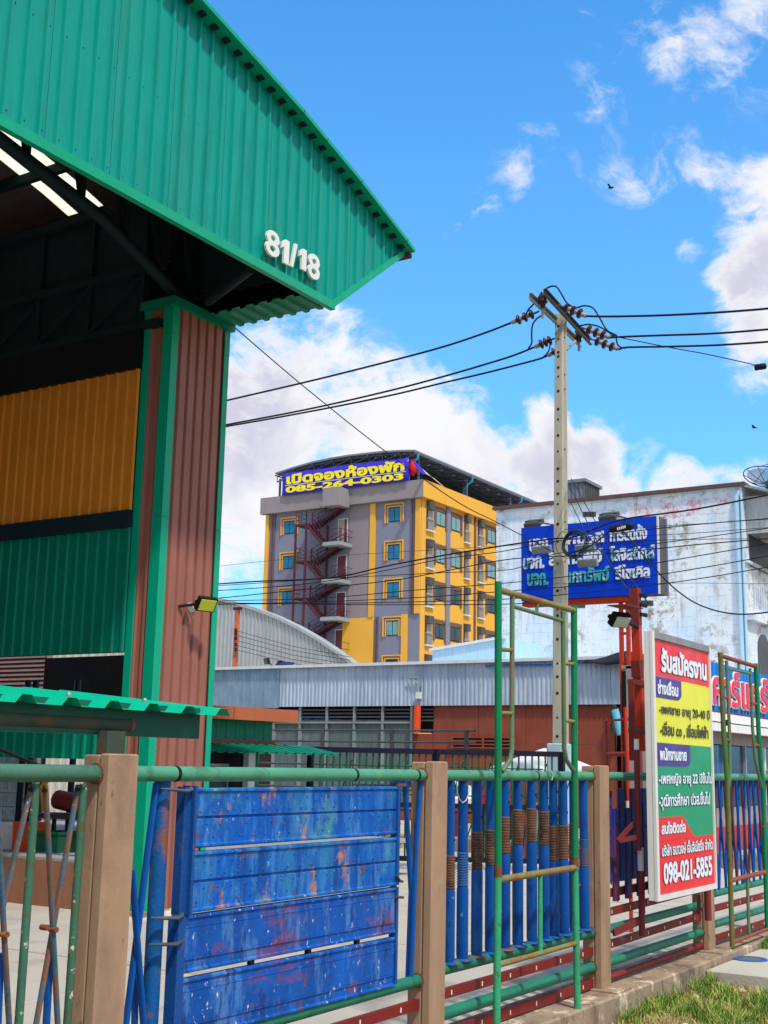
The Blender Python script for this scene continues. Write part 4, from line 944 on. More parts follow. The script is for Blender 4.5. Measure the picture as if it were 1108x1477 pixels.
for a in (14.1, 14.75):
    w = obj('window', rt(MB().box(a, a+.55, 12.31, 12.335, .75, 1.5)), 'grey_metal', gh); obj('pane', rt(MB().box(a+.04, a+.51, 12.30, 12.312, .79, 1.46)), 'glass_dark', w)
# ------------------------------------------------------------ sliding gate
g0, g1 = Vector((16.98, 12.11, 0)), Vector((19.14, 8.61, 0)); gd = (g1-g0); GL = gd.length; gd.normalize(); gn = Vector((-gd.y, gd.x, 0))
gt = thing('sliding_gate', 'black framed gate with thin green bars across the yard', 'gate', tuple(g0+Vector((0,0,-.1))))
def gbar(a, b, z0, z1, w, d, off=0, mat='black_paint', name='frame_rail', mb=None):
    p, q = g0+gd*a+gn*off, g0+gd*b+gn*off
    m_ = MB().beam((p.x, p.y, (z0+z1)/2), (q.x, q.y, (z0+z1)/2), d, z1-z0); return obj(name, m_, mat, gt)
ztop = 1.80
for z0, z1 in ((ztop-.085, ztop), (.86, .94), (.02, .10)): gbar(0, GL, z0, z1, 0, .05)
for s in (0, GL*.5, GL): p = g0+gd*s; obj('frame_post', MB().box(p.x-.04, p.x+.04, p.y-.04, p.y+.04, -.1, ztop-.002), 'black_paint', gt)
gb0 = None; n = 38
for i in range(n):
    p = g0+gd*(GL*(i+.5)/n)+gn*.012
    if gb0 is None: gb0 = obj('gate_bar', MB().box(p.x-.011, p.x+.011, p.y-.011, p.y+.011, .05, ztop-.04), 'gate_green', gt); p00 = p
    else: c = gb0.copy(); COL.objects.link(c); c.parent = gt; c.location = Vector((p.x-p00.x, p.y-p00.y, 0))
for z in (1.05, 1.3, 1.5): gbar(.3, GL-.3, z, z+.02, 0, .02, .05, 'gate_green', 'gate_bar')
for i in range(9):
    p = g0+gd*(GL*(i+.5)/9)+gn*.10; q = p+gd*.45+gn*0
    obj('slant_bar', MB().beam((p.x, p.y, .2), (q.x, q.y, 1.6), .018, .02), 'gate_green', gt)
# low kerb wall behind the gate, benches and goods in the yard
tag(obj('low_wall', MB().bbox(22.0, 22.35, 4.5, 24, -.12, .16, .02), 'kerb'), 'low grey concrete wall across the yard behind the gate', 'low wall')
def parasol(label, x, y, z, r, mat, pole='scaf_brown'):
    t = thing('parasol', label, 'parasol', (x, y, -.1), 'white parasols in the yard')
    vs = [(x, y, z)]; n = 8
    for k in range(n): vs.append((x+r*math.cos(2*math.pi*(k+.5)/n), y+r*math.sin(2*math.pi*(k+.5)/n), z-.42))
    mb = MB(); mb._add(vs, [(0, 1+k, 1+(k+1) % n) for k in range(n)])
    b = len(mb.v)
    for k in range(n):
        a, c = Vector(vs[1+k]), Vector(vs[1+(k+1) % n]); mb._add([a, c, c-Vector((0,0,.13)), a-Vector((0,0,.13))], [(0,1,2,3)])
    obj('cloth', mb, mat, t); obj('stand', MB().tube([(x, y, -.1), (x, y, z)], .03, 8), pole, t); obj('foot', MB().lathe((x, y, -.1), [(.25, 0), (.25, .05), (.06, .09), (.04, .3)], 12), 'dark', t)
    return t
px, pz = PY(738, 1076, 11.2); parasol('white parasol open behind the gate in front of the brown wall', 23.6, 11.0, 1.93, 1.15, 'white_cloth')
parasol('closed low white parasol left of the open one behind the gate', 25.0, 13.8, 1.25, .8, 'white_cloth')
# red feather flag and other bright things
rf = thing('red_flag', 'red and white feather flag standing in the yard behind the shock tubes', 'flag', (21.0, 9.35, -.1))
P = [PX(p, q, 21.0) for p, q in ((733, 1243), (736, 1222), (745, 1205), (752, 1175), (760, 1178), (762, 1215), (756, 1243), (752, 1222), (744, 1232))]
y0f, z0f = P[0]
obj('cloth', MB().prism([(y0f-a_, b_-z0f) for a_, b_ in P], (21, y0f, z0f), (0, -1, 0), Z_, nX, .03), 'red_cloth', rf)
obj('staff', MB().tube([(21.04, P[4][0], -.1), (21.04, P[4][0], P[4][1]+.15)], .02, 8), 'white_metal', rf)
rf2 = thing('red_sign', 'small red board leaning behind the gate right of the second fence post', 'board', (20.5, 11.8, 0))
P = [PX(p, q, 20.5) for p, q in ((694, 1161), (696, 1141), (701, 1140), (703, 1161))]
y0f, z0f = P[0]
obj('panel', MB().prism([(y0f-a_, b_-z0f) for a_, b_ in P], (20.5, y0f, z0f), (0, -1, 0), Z_, nX, .03), 'red_cloth', rf2); obj('leg', MB().tube([(20.53, y0f-.03, -.1), (20.53, y0f-.03, z0f+.1)], .02, 8), 'dark', rf2)
cabt = thing('switch_box', 'pale blue metal cabinet standing at the foot of the utility pole', 'cabinet', (21.3, 10.0, -.1))
a, z1 = PX(788, 1072, 21.3); b, _ = PX(812, 1072, 21.3)
obj('case', MB().bbox(21.3, 21.7, b+.0, a, .55, z1, .02), 'box_blue', cabt); obj('door', MB().bbox(21.285, 21.30, b+.04, a-.04, .62, z1-.06, .004), 'box_blue', cabt); obj('pedestal', MB().box(21.4, 21.6, b+.08, a-.08, -.1, .55), 'kerb', cabt)
def crate(label, x, y, z, w, d, h, mat, name='crate', cat='crate', grp=None):
    t = thing(name, label, cat, (x+w/2, y+d/2, z), grp)
    s = .02; obj('body', MB().box(x, x+w, y, y+s, z, z+h).box(x, x+w, y+d-s, y+d, z, z+h).box(x, x+s, y+s, y+d-s, z, z+h).box(x+w-s, x+w, y+s, y+d-s, z, z+h).box(x+s, x+w-s, y+s, y+d-s, z, z+s), mat, t)
    obj('rim', MB().box(x-.012, x+w+.012, y-.012, y+.008, z+h-.03, z+h+.004).box(x-.012, x+.008, y, y+d, z+h-.03, z+h+.004), mat, t)
    return t
cy, cz = PX(582, 1108, 23.0)
crate('bright blue crate on the low wall behind the gate', 22.03, cy-.1, .16, .3, .45, .3, 'crate_blue')
crate('second blue crate stacked higher behind the gate', 24.0, PX(582, 1108, 24.0)[0]-.2, 1.1, .4, .5, .26, 'crate_blue')
tb = thing('work_table', 'steel work table carrying the higher blue crate behind the gate', 'table', (24.2, 15.0, -.1))
cyy = PX(582, 1108, 24.0)[0]
obj('table_top', MB().box(23.8, 24.8, cyy-1.2, cyy+1.2, 1.05, 1.098), 'galv_dark', tb)
for dx in (23.85, 24.7):
    for dy in (-1.15, 1.1): obj('leg', MB().box(dx, dx+.05, cyy+dy, cyy+dy+.05, -.1, 1.05), 'galv_dark', tb)
# rails and racks seen between the guard house and the gate
rk = thing('pipe_rack', 'grey steel rack of pipes beyond the guard house awning', 'rack', (25, 19, -.1))
for z in (.5, .95, 1.5, 2.05, 2.32): obj('rack_tube', MB().tube([(25.5, 13.6, z), (25.5, 20.0, z)], .025, 8), 'galv_dark', rk)
for y in (13.8, 15.8, 17.8, 19.8): obj('rack_post', MB().box(25.46, 25.54, y, y+.07, -.1, 2.34), 'galv_dark', rk)
mc_ = [('junk', .4, .9), ('corr_grey', .5, .5), ('white_cloth', .35, .6), ('dark', .6, 1.1), ('wall_red', .5, .7), ('junk', .5, .8), ('white_metal', .4, .9)]
LB = ['rusty bin on the yard floor beyond the gate', 'grey metal tub beyond the gate', 'white sack bundle beyond the gate', 'dark machine block beyond the gate', 'red painted box beyond the gate', 'brown scrap drum beyond the gate', 'white metal drum beyond the gate']
for i, ((mt_, w, h), lb) in enumerate(zip(mc_, LB)):
    y = 18.5-i*1.25; x = 23.6+(i % 3)*.5
    t = thing('drum' if i % 2 else 'bin', lb, 'drum' if i % 2 else 'bin', (x, y, -.1))
    if i % 2: obj('body', MB().lathe((x, y, -.1), [(w*.5, 0), (w*.5, h*.33), (w*.53, h*.34), (w*.5, h*.36), (w*.5, h*.66), (w*.53, h*.67), (w*.5, h*.69), (w*.5, h), (w*.45, h)], 16), mt_, t); obj('lid', MB().lathe((x, y, -.1+h), [(w*.46, -.01), (w*.46, .012), (w*.1, .02)], 16), mt_, t)
    else: obj('body', MB().bbox(x-w*.5, x+w*.5, y-w*.6, y+w*.6, -.1, h-.12, .03), mt_, t); obj('lid', MB().bbox(x-w*.53, x+w*.53, y-w*.63, y+w*.63, h-.12, h-.06, .02), mt_, t)

# ------------------------------------------------------------ brown shed with the long corrugated fascia
XF = 33.0
def fy(px, py=1000): return PX(px, py, XF)[0]
fz1, fz0 = PX(600, 957.5, XF)[1], PX(600, 1018, XF)[1]
sh = thing('brown_shed', 'long brown metal shed under a grey corrugated fascia behind the gate', 'shed', (XF, 18, -.1))
ya, yb = 12.2, fy(403)
y = ya
while y < yb:
    y2 = min(y+1.15, yb)
    obj('fascia_sheet', MB().corr((XF, 0, 0), Y_, Z_, nX, y+.003, y2, fz0, fz1, pitch=.145, rib=.05, depth=.022, slope=.022), 'corr_grey', sh); y = y2
y = yb
while y < fy(300):
    y2 = min(y+1.22, fy(300)); obj('flat_sheet', MB().box(XF-.02-random.uniform(0, .012), XF, y+.006, y2, fz0-.04, fz1-.02), 'flat_galv', sh); y = y2
obj('fascia_back', MB().box(XF+.002, XF+.08, ya, fy(300), fz0+.03, fz1), 'galv_dark', sh)
obj('roof', MB().box(XF-.12, XF+14, ya-.05, fy(290), fz1+.004, fz1+.05), 'edge_white', sh)
obj('top_flashing', MB().box(XF-.16, XF-.10, ya-.05, fy(290), fz1-.03, fz1+.06), 'edge_white', sh)
# brown steel cladding on the right, in panels
wz = [(-.1, 2.18), (2.185, fz0+.02)]
panels = [(fy(623), fy(688)), (fy(688), fy(756)), (fy(756), fy(822)), (fy(822), fy(879))]
for a, b in panels:
    for (z0, z1) in wz:
        if z0 > 1 and False: pass
        obj('cladding_panel', MB().bbox(XF+.12-random.uniform(0, .02), XF+.2, min(a, b)+.006, max(a, b)-.006, z0+.004, z1-.004, .004), 'wall_brown', sh)
a, b = fy(593), fy(623); obj('cladding_panel', MB().bbox(XF+.13, XF+.2, b+.004, a, -.1, PX(600, 1058, XF)[1], .004), 'wall_brown', sh)
la, lb_ = fy(652), fy(742); lz = PX(690, 1064, XF)[1]
lv = obj('louvre', MB().box(XF+.06, XF+.125, lb_, la, lz-.32, lz+.03), 'dark', sh)
for k in range(4): obj('louvre_slat', MB().box(XF+.03, XF+.08, lb_-.02, la+.02, lz-.31+k*.1, lz-.27+k*.1), 'wall_brown', lv)
for k in range(5): y = lb_+(la-lb_)*k/4; obj('louvre_mullion', MB().box(XF+.02, XF+.07, y-.03, y+.03, lz-.33, lz+.03), 'wall_brown', lv)
# translucent window band on the left
wb0, wb1 = fy(593), fy(395); zt_ = PX(500, 1042, XF)[1]
obj('dark_void', MB().box(XF+.3, XF+.35, fy(623), wb1+1, zt_-.3, fz0+.05), 'dark', sh)
for k in range(4): z = zt_+.04+(fz0-zt_-.06)*k/4; obj('vent_slat', MB().box(XF+.08, XF+.12, fy(623), wb1, z, z+.045), 'galv_dark', sh)
n = 5
for k in range(n+1):
    a = wb1+(wb0-wb1)*k/n; obj('mullion', MB().box(XF+.04, XF+.12, a-.04, a+.04, .2, fz0), 'galv', sh)
    if k < n: obj('glazing_panel', MB().box(XF+.13, XF+.16, a-(wb1-wb0)/n+.04, a-.04, .2, zt_), 'glass_grey', sh)
obj('window_rail', MB().box(XF+.03, XF+.12, wb0, wb1, zt_-.03, zt_+.03), 'galv', sh); obj('base_panel', MB().box(XF+.1, XF+.2, wb0, wb1+3, -.1, .2), 'wall_brown', sh)
obj('side_cladding', MB().box(XF+.1, XF+.2, wb1+.05, wb1+6, -.1, fz0), 'dark_brown', sh)
tag(obj('blue_tarp_roll', MB().tube([(XF+.25, fy(395), PX(400, 1034, XF)[1]+.0), (XF+.25, fy(445), PX(440, 1037, XF)[1])], .09, 8).tube([(XF+.25, fy(450), PX(450, 1037.5, XF)[1]), (XF+.25, fy(490), PX(490, 1041, XF)[1]+.02)], .07, 8), 'tarp_blue'), 'bright blue tarpaulin roll lying behind the vent slats of the shed', 'tarpaulin')
tag(obj('orange_pipe', MB().tube([(XF-.02, fy(603), PX(603, 1017, XF)[1]), (XF-.02, fy(602.5), PX(603, 1057, XF)[1])], .115, 12), 'orange'), 'short orange vertical pipe under the grey corrugated fascia', 'pipe')
# darker right end with louvred gate
ra, rb = fy(879), 10.3
obj('dark_void', MB().box(XF+.5, XF+.55, rb, ra, -.1, fz0+.1), 'dark', sh)
for k in range(3): z = fz0-.12-k*.2; obj('vent_slat', MB().box(XF+.1, XF+.14, rb, ra, z, z+.05), 'wall_brown', sh)
for k in range(14): z = .1+k*.17; obj('louvre_slat', MB().box(XF+.06, XF+.12, 12.35, ra-.55, z, z+.09), 'wall_brown', sh)
for y in (ra-.45, ra-.05, 12.9, 12.2): obj('door_post', MB().box(XF+.02, XF+.16, y-.08, y+.08, -.1, 2.5), 'wall_brown', sh)
obj('pale_pipe', MB().tube([(XF-.1, PX(889, 1024, XF)[0], PX(889, 1024, XF)[1]), (XF-.1, PX(898, 1060, XF)[0], PX(898, 1060, XF)[1])], .11, 10), 'teal_light', sh)
# maroon ladder frame standing before the shed at the right
XLd = 14.5
lf = thing('gate_frame_of_pipe', 'maroon square pipe frame standing behind the fence left of the red post', 'frame', (XLd, 5.2, -.1))
def L3(px, py, x=XLd): y, z = PX(px, py, x); return (x, y, z)
pa, pb2, pc = L3(873, 1040), L3(922, 1036), L3(873, 1088)
obj('frame_tube', MB().tube([(XLd, pa[1], -.1), pa, pb2], .028, 10), 'maroon', lf); obj('frame_tube', MB().tube([pc, L3(922, 1087)], .028, 10), 'maroon', lf); obj('frame_tube', MB().tube([(XLd, pb2[1], -.1), (XLd, pb2[1], pb2[2]+.1)], .03, 10), 'maroon', lf)
rr = thing('red_white_rod', 'thin rust red rod banded white near its foot, behind the pickets', 'rod', (12.8, 4.7, -.1))
y0, z0 = PX(902, 1020, 12.8); y1, z1 = PX(908, 1180, 12.8)
obj('rod', MB().tube([(12.8, y0, z0), (12.8, y1, z1), (12.8, y1, -.1)], .022, 8), 'red_paint', rr)
for k in range(4): z = 1.22-k*.14; obj('white_band', MB().tube([(12.8, y1+.005, z), (12.8, y1+.005, z-.07)], .032, 8), 'white_metal', rr)
# ------------------------------------------------------------ tarpaulin on the shed roof
def tarp(name, label, pts0, pts1, mat):
    n = len(pts0); mb = MB(); vs = list(pts0)+list(pts1)
    mb._add(vs, [(i, i+1, n+i+1, n+i) for i in range(n-1)], True); o = obj(name, mb, mat); so_ = o.modifiers.new('thick', 'SOLIDIFY'); so_.thickness = .02; tag(o, label, 'tarpaulin'); return o
A = [(XF+.3, *PX(p, q, XF+.3)) for p, q in ((700, 957), (740, 956), (790, 955), (826, 953), (852, 951), (880, 946), (905, 941), (935, 950), (958, 953))]
B = [(XF-.1, *PX(p, q, XF-.1)) for p, q in ((700, 962), (740, 960), (790, 960), (826, 958), (852, 957), (880, 954), (905, 950), (935, 957), (958, 962))]
tarp('blue_tarp', 'blue tarpaulin bunched on the shed roof edge below the billboard', A, B, 'tarp_blue')
A = [(XF-.14, *PX(p, q, XF-.14)) for p, q in ((842, 954), (860, 951), (876, 947), (890, 942), (905, 939), (925, 943), (948, 950), (958, 955))]
B = [(XF-.3, *PX(p, q, XF-.3)) for p, q in ((842, 956), (860, 957), (876, 959.5), (890, 958), (905, 959), (925, 961), (948, 958), (958, 960))]
tarp('black_tarp', 'black tarpaulin sagging over the shed fascia behind the red post', A, B, 'tarp_black')
floodlight('small black floodlight lifted on a stalk above the shed fascia', (XF+.2, *PX(384, 954, XF+.2)), (-.8, .3, -.3), Z_, .28, .2, 'floodlights on the shed roof', 'glass_dark', arm=(XF+.3, PX(394, 955, XF+.3)[0], fz1+.06))
sp = thing('solar_panel', 'dark blue tilted solar panel lamp lying on the shed fascia', 'solar panel', (XF+.2, PX(412, 958, XF+.2)[0], fz1+.05))
c = Vector((XF+.2, *PX(411, 957.5, XF+.2))); obj('panel', MB().obox(c, (.2, 0, .12), (0, .62, .06), (-.02, 0, .04)), 'solar', sp); obj('stand', MB().obox(c+Vector((.1, .25, -.02)), (.2, 0, 0), (0, .12, 0), (0, 0, .25)), 'dark', sp)
tvb = thing('wall_bracket', 'small grey antenna bracket on the corrugated fascia', 'bracket', (XF-.1, PX(603, 985, XF)[0], 3.9))
P_ = lambda a, b, x=XF-.1: (x, *PX(a, b, x))
obj('arm', MB().tube([P_(589, 978), P_(604, 977)], .025, 6).tube([P_(604, 977), P_(606, 990)], .02, 6).tube([P_(595, 979), P_(605, 988)], .018, 6), 'galv', tvb); obj('head', MB().obox(P_(604, 1003), (.12, 0, 0), (0, .16, 0), (0, 0, .2)), 'white_metal', tvb); obj('lead', MB().tube([P_(606, 990), P_(607, 997), P_(605, 1002)], .012, 6), 'cable', tvb)
# ------------------------------------------------------------ arched corrugated building behind
XA = 50.0
ar = thing('arched_warehouse', 'silver corrugated warehouse end wall with a curved roof', 'warehouse', (XA, 38, -.1))
arc = [(265, 858), (310, 865), (340, 872), (370, 881.5), (400, 893), (430, 907.5), (460, 925), (487, 943), (512, 962), (540, 985)]
ac = sorted([PX(p, q, XA) for p, q in arc]); ay = [p[0] for p in ac]; az = [p[1] for p in ac]
y = ay[0]
while y < ay[-1]:
    y2 = min(y+.75, ay[-1]); obj('wall_sheet', MB().corr((XA, 0, 0), Y_, Z_, nX, y+.004, y2, 2, lambda u: float(np.interp(u, ay, az)), pitch=.25, rib=.07, depth=.04, slope=.02), 'corr_white', ar); y = y2
mb = MB()
for (a, za), (b, zb) in zip(ac, ac[1:]): mb._add([(XA-.12,a,za),(XA-.12,b,zb),(XA+.5,b,zb),(XA+.5,a,za),(XA-.12,a,za+.16),(XA-.12,b,zb+.16),(XA+.5,b,zb+.16),(XA+.5,a,za+.16)], [(0,3,2,1),(4,5,6,7),(0,1,5,4),(2,3,7,6)])
obj('roof', mb, 'corr_white', ar)
XO = 46.0
op = thing('rusty_post', 'orange rusted post carrying five thin lines before the silver arched wall', 'post', (XO, PX(341, 965, XO)[0], 3))
p0, p1 = (XO, *PX(343, 878, XO)), (XO, *PX(338.5, 966, XO))
obj('shaft', MB().beam(p1, p0, .17, .17), 'rusty_orange', op); obj('cap', MB().obox((XO, p0[1], p0[2]), (.2, 0, 0), (0, .4, .0), (0, 0, .12)), 'porcelain', op)
for q in (909, 914, 921, 930, 937): obj('spool', MB().lathe((XO-.14, *PX(343, q, XO)), [(.05, -.08), (.09, -.05), (.05, 0), (.09, .05), (.05, .08)], 8), 'porcelain', op)
for i, q in enumerate((910.5, 917, 924.5, 931.5, 938)):
    a = (XO-.2, *PX(344, q, XO-.2)); b = (XO-.2, *PX(505, q+37-i*1.5, XO-.2)); m_ = [a[k]*.5+b[k]*.5 for k in range(3)]; m_[2] -= .12
    tag(obj('thin_line', MB().tube([a, m_, b], .012, 5), 'cable'), ('topmost', 'second from top', 'middle', 'second lowest', 'lowest')[i]+' of five thin lines strung from the rusty post along the silver wall', 'wire', 'lines of the rusty post')
# light blue shed
XB = 42.0
lb3 = thing('light_blue_shed', 'pale blue sloping shed wall below the yellow building', 'shed', (XB, 22, -.1))
a, b = PX(624, 937.5, XB), PX(730, 919.5, XB)
obj('wall', MB()._add([(XB, a[0], 0), (XB, b[0], 0), (XB, b[0], b[1]), (XB, a[0], a[1]), (XB+8, a[0], 0), (XB+8, b[0], 0), (XB+8, b[0], b[1]), (XB+8, a[0], a[1])], [(0,1,2,3),(3,2,6,7),(0,3,7,4),(1,5,6,2)]), 'light_blue', lb3)
obj('verge_trim', MB().beam((XB-.06, a[0]+.1, a[1]), (XB-.06, b[0], b[1]+.02), .08, .10), 'edge_white', lb3)
# ------------------------------------------------------------ flaking white building
XWt = 45.0; ywl, ywr = PX(716, 737, XWt)[0], PX(1070, 700, XWt)[0]; zw = 11.85
wb = thing('old_white_building', 'tall old building with flaking pale blue and white painted side wall', 'building', (XWt, 18, -.1))
obj('side_wall', MB().box(XWt, XWt+16, ywr, ywl, -.1, zw), 'flaked', wb)
obj('front_wall', MB().box(XWt+.02, XWt+15, ywr-.012, ywr-.002, -.1, zw-.6), 'flaked_side', wb)
obj('roof_edge', MB().box(XWt-.18, XWt+16, ywr-.15, ywl+.1, zw, zw+.13), 'edge_brown', wb)
obj('drain_pipe', MB().tube([(XWt-.09, ywr+.18, -.1), (XWt-.09, ywr+.18, zw-.4), (XWt-.09, ywr+.05, zw-.2)], .085, 10), 'light_blue', wb)
obj('drain_pipe', MB().tube([(XWt-.07, ywr+.02, -.1), (XWt-.07, ywr+.02, zw-.1)], .05, 8), 'light_blue', wb)
def vent_row(p, q, n, step):
    for k in range(n):
        y, z = PX(p+k*step, q, XWt); obj('vent_hole', MB().box(XWt-.012, XWt+.02, y-.07, y+.07, z-.10, z+.10), 'galv_dark', wb)
vent_row(843, 742, 5, 3.6); vent_row(830, 873, 4, 4.0); vent_row(924, 870, 5, 4.0)
gy0, gz0_ = PX(905, 752, XWt); gy1, _ = PX(1052, 742, XWt); gz1_ = PX(1052, 722, XWt)[1]
mb = MB(); text_mb(mb, 'ไทยสยนต์', (XWt-.004, gy0, gz0_), (0, -1, 0), Z_, nX, gy0-gy1, gz1_-gz0_+.4, .003, .04); obj('faded_lettering', mb, 'ghost', wb)
obj('roof_truss', MB().box(XWt+.1, XWt+14, ywl-.6, ywl-.5, zw+.1, zw+.2), 'edge_brown', wb)
# balcony side on the right: corrugated awning wall, slatted screen, arch window, roof
mb = MB().corr((0, ywr-.9, 0), X_, Z_, nY, XWt+.35, XWt+7, zw-1.75, zw-.35, pitch=.25, rib=.07, depth=.03); obj('awning_screen', mb, 'corr_white', wb)
obj('awning_side', MB().box(XWt+.3, XWt+.35, ywr-.9, ywr-.02, zw-1.75, zw-.35), 'corr_white', wb)
obj('side_roof', MB()._add([(XWt-.1, ywr+.05, zw+.08), (XWt+9, ywr+.05, zw+.08), (XWt+9, ywr-1.3, zw-.32), (XWt-.1, ywr-1.3, zw-.32), (XWt-.1, ywr+.05, zw), (XWt+9, ywr+.05, zw), (XWt+9, ywr-1.3, zw-.42), (XWt-.1, ywr-1.3, zw-.42)], [(0,1,2,3),(4,7,6,5),(0,3,7,4),(3,2,6,7),(1,0,4,5)]), 'galv', wb)
for k in range(9): obj('screen_slat', MB().box(XWt+.5+k*.3, XWt+.62+k*.3, ywr-.85, ywr-.8, zw-2.9, zw-1.75), 'corr_white', wb)
obj('dark_opening', MB().box(XWt+.6, XWt+4, ywr-.03, ywr-.015, zw-2.9, zw-1.7), 'galv_dark', wb)
obj('ledge', MB().box(XWt-.05, XWt+5, ywr-.25, ywr-.012, 6.9, 7.1), 'flaked_side', wb)
pts = [(XWt+1.2+.75+.75*math.cos(t_)-0, 6.0+.55*math.sin(t_)) for t_ in np.linspace(0, math.pi, 11)]+[(XWt+1.2, 4.6), (XWt+2.7, 4.6)]
w = obj('arched_window', MB().prism(pts, (0, ywr-.012, 0), X_, Z_, nY, .04), 'galv_dark', wb)
obj('balcony', MB().box(XWt+.9, XWt+5, ywr-.8, ywr-.012, 4.0, 4.55), 'light_blue', wb)
obj('upper_ledge', MB().box(XWt-.05, XWt+5, ywr-.12, ywr-.012, 9.0, 9.1), 'flaked_side', wb)
ds = thing('satellite_dish', 'dark mesh satellite dish on the roof at the far right', 'satellite dish', (XWt+2, 12.6, zw+.1))
dc = Vector((XWt+2, *PX(1106, 694, XWt+2))); dn = Vector((-.55, -.35, .76)).normalized()
prof = [(.05, 0), (.3, .03), (.6, .12), (.85, .25), (.9, .27)]
obj('mesh_bowl', MB().lathe(dc-dn*.1, [(r_*.85, h_) for r_, h_ in prof], 20, dn), 'mesh_dark', ds)
u_ = dn.orthogonal().normalized(); v_ = dn.cross(u_)
for k in range(10):
    t_ = k*math.pi/5; r = u_*math.cos(t_)+v_*math.sin(t_); obj('rib', MB().tube([dc-dn*.1+r*.05, dc+r*.5-dn*.01, dc+r*.9+dn*.18], .014, 5), 'dark', ds)
obj('rim', MB().tube([dc+dn*.18+(u_*math.cos(t_)+v_*math.sin(t_))*.9 for t_ in np.linspace(0, 2*math.pi, 25)], .02, 5), 'dark', ds)
for k in range(3): t_ = k*2.1; obj('feed_arm', MB().tube([dc+(u_*math.cos(t_)+v_*math.sin(t_))*.85+dn*.18, dc+dn*.75], .012, 5), 'dark', ds)
obj('feed_horn', MB().tube([dc+dn*.68, dc+dn*.85], .07, 8), 'dark', ds); obj('mast', MB().tube([(dc.x, dc.y, zw-.1), dc], .05, 8), 'dark', ds)
# dark ribbed stair head beyond
XT = 58.0
rb3 = thing('roof_cabin', 'dark ribbed metal cabin on a roof just right of the utility pole', 'roof cabin', (XT, 25.5, 14))
y0, z0 = PX(818, 726, XT); y1, z1 = PX(843, 695, XT)
obj('front_wall', MB().corr((XT, 0, 0), Y_, Z_, nX, y1, y0+.5, 12, z1, pitch=.22, rib=.08, depth=.05), 'roof_dark', rb3)
obj('side_wall', MB().corr((0, y1, 0), X_, Z_, nY, XT, XT+1.9, 12, z1, pitch=.22, rib=.08, depth=.05), 'galv_dark', rb3); obj('roof', MB().box(XT-.15, XT+2.1, y1-.12, y0+.6, z1, z1+.16), 'roof_dark', rb3)
obj('core', MB().box(XT+.06, XT+1.85, y1+.06, y0+.4, 3, z1-.02), 'galv_dark', rb3)

# ------------------------------------------------------------ yellow and grey apartment block
XY = 80.0
yR, zTop = PX(608, 693.5, XY); yL = PX(385, 720.5, XY)[0]
ap = thing('apartment_block', 'grey and yellow five storey apartment block with a rooftop banner', 'building', (XY, 55, -.1))
FZ = 2.92
def wy(px, py=800): return PX(px, py, XY)[0]
zPar = PX(608, 718.5, XY)[1]
obj('grey_wall', MB().box(XY, XY+24, yR, yL, -.1, zTop-.02), 'bld_grey', ap)
obj('side_wall', MB().box(XY+.05, XY+24, yR-.04, yR-.001, -.1, zTop-.03), 'bld_yellow', ap)
obj('parapet', MB().box(XY-.45, XY+.02, yR-.42, yL+.3, zPar, zTop), 'bld_parapet', ap)
obj('side_parapet', MB().box(XY-.42, XY+24.3, yR-.44, yR-.02, zPar+.02, zTop+.015), 'bld_yellow', ap)
E2 = .05
def strip(pa, pb_, z0, z1, mat, d=.06, name='wall_panel'): a, b = wy(pa), wy(pb_); return obj(name, MB().box(XY-d, XY+.01, min(a, b), max(a, b), z0, z1), mat, ap)
zb = PX(540, 890, XY)[1]
strip(503.5, 534, zb, zPar-.02, 'bld_taupe', .05)
strip(534, 541.5, zb, zPar-.03, 'bld_yellow', .14, 'pilaster')
strip(497.5, 541.5, 1, zb-.01, 'bld_yellow', .07)
strip(383, 387.5, 1, zPar-.04, 'bld_yellow', .16, 'pilaster')
zc = PX(600, 885, XY)[1]
strip(599.5, 606.5, zc, zPar-.04, 'bld_yellow', .14, 'pilaster'); strip(582, 590, 1, PX(586, 886, XY)[1], 'bld_yellow', .14, 'pilaster')
for a, b in ((593, 594.6), (596.4, 598)): strip(a, b, zc, zPar-.05, 'trim_brown', .1, 'wall_groove')
for a, b in ((391, 392.5), (394.5, 396)): strip(a, b, 1, zPar-.05, 'trim_brown', .1, 'wall_groove')
for a, b in ((544, 545.5), (547, 548.5)): strip(a, b, 1, zb, 'trim_brown', .1, 'wall_groove')
def window(pl, pr, zt, zb_, glass, frame=True, fw=.34, sides=(1, 1), group=None):
    a, b = wy(pl), wy(pr)
    w = obj('window', MB().box(XY-.03, XY+.02, b, a, zb_, zt), 'dark', ap)
    md = (a+b)/2
    for q, r in ((a-.03, md+.03), (md-.03, b+.03)): obj('pane', MB().box(XY-.045, XY-.03, r, q, zb_+.05, zt-.05), glass, w)
    if frame:
        mb = MB()
        for k, (g, t_) in enumerate(((.03, .07), (.24, .09))):
            y0_, y1_ = b-g-.0, a+g; z1_ = zt+g
            mb.box(XY-.09-.03*k, XY, y1_, y1_+t_, zb_-.08, z1_+t_).box(XY-.09-.03*k, XY, y0_-t_, y0_, zb_-.08, z1_+t_).box(XY-.09-.03*k, XY, y0_, y1_, z1_, z1_+t_)
        obj('window_frame', mb, 'bld_yellow', w)
    return w
zt0, zb0 = PX(568, 732, XY)[1], PX(568, 752.5, XY)[1]
for k in range(5): window(560, 577, zt0-k*FZ, zb0-k*FZ, ['glass_blue', 'glass_blue', 'glass_blue', 'glass_light', 'glass_dark'][k])
zt1, zb1 = PX(416, 752, XY)[1], PX(416, 770, XY)[1]
for k in range(4): window(409.3, 424.3, zt1-k*FZ*.985, zb1-k*FZ*.985, ['glass_blue', 'glass_blue', 'glass_blue', 'glass_light'][k])
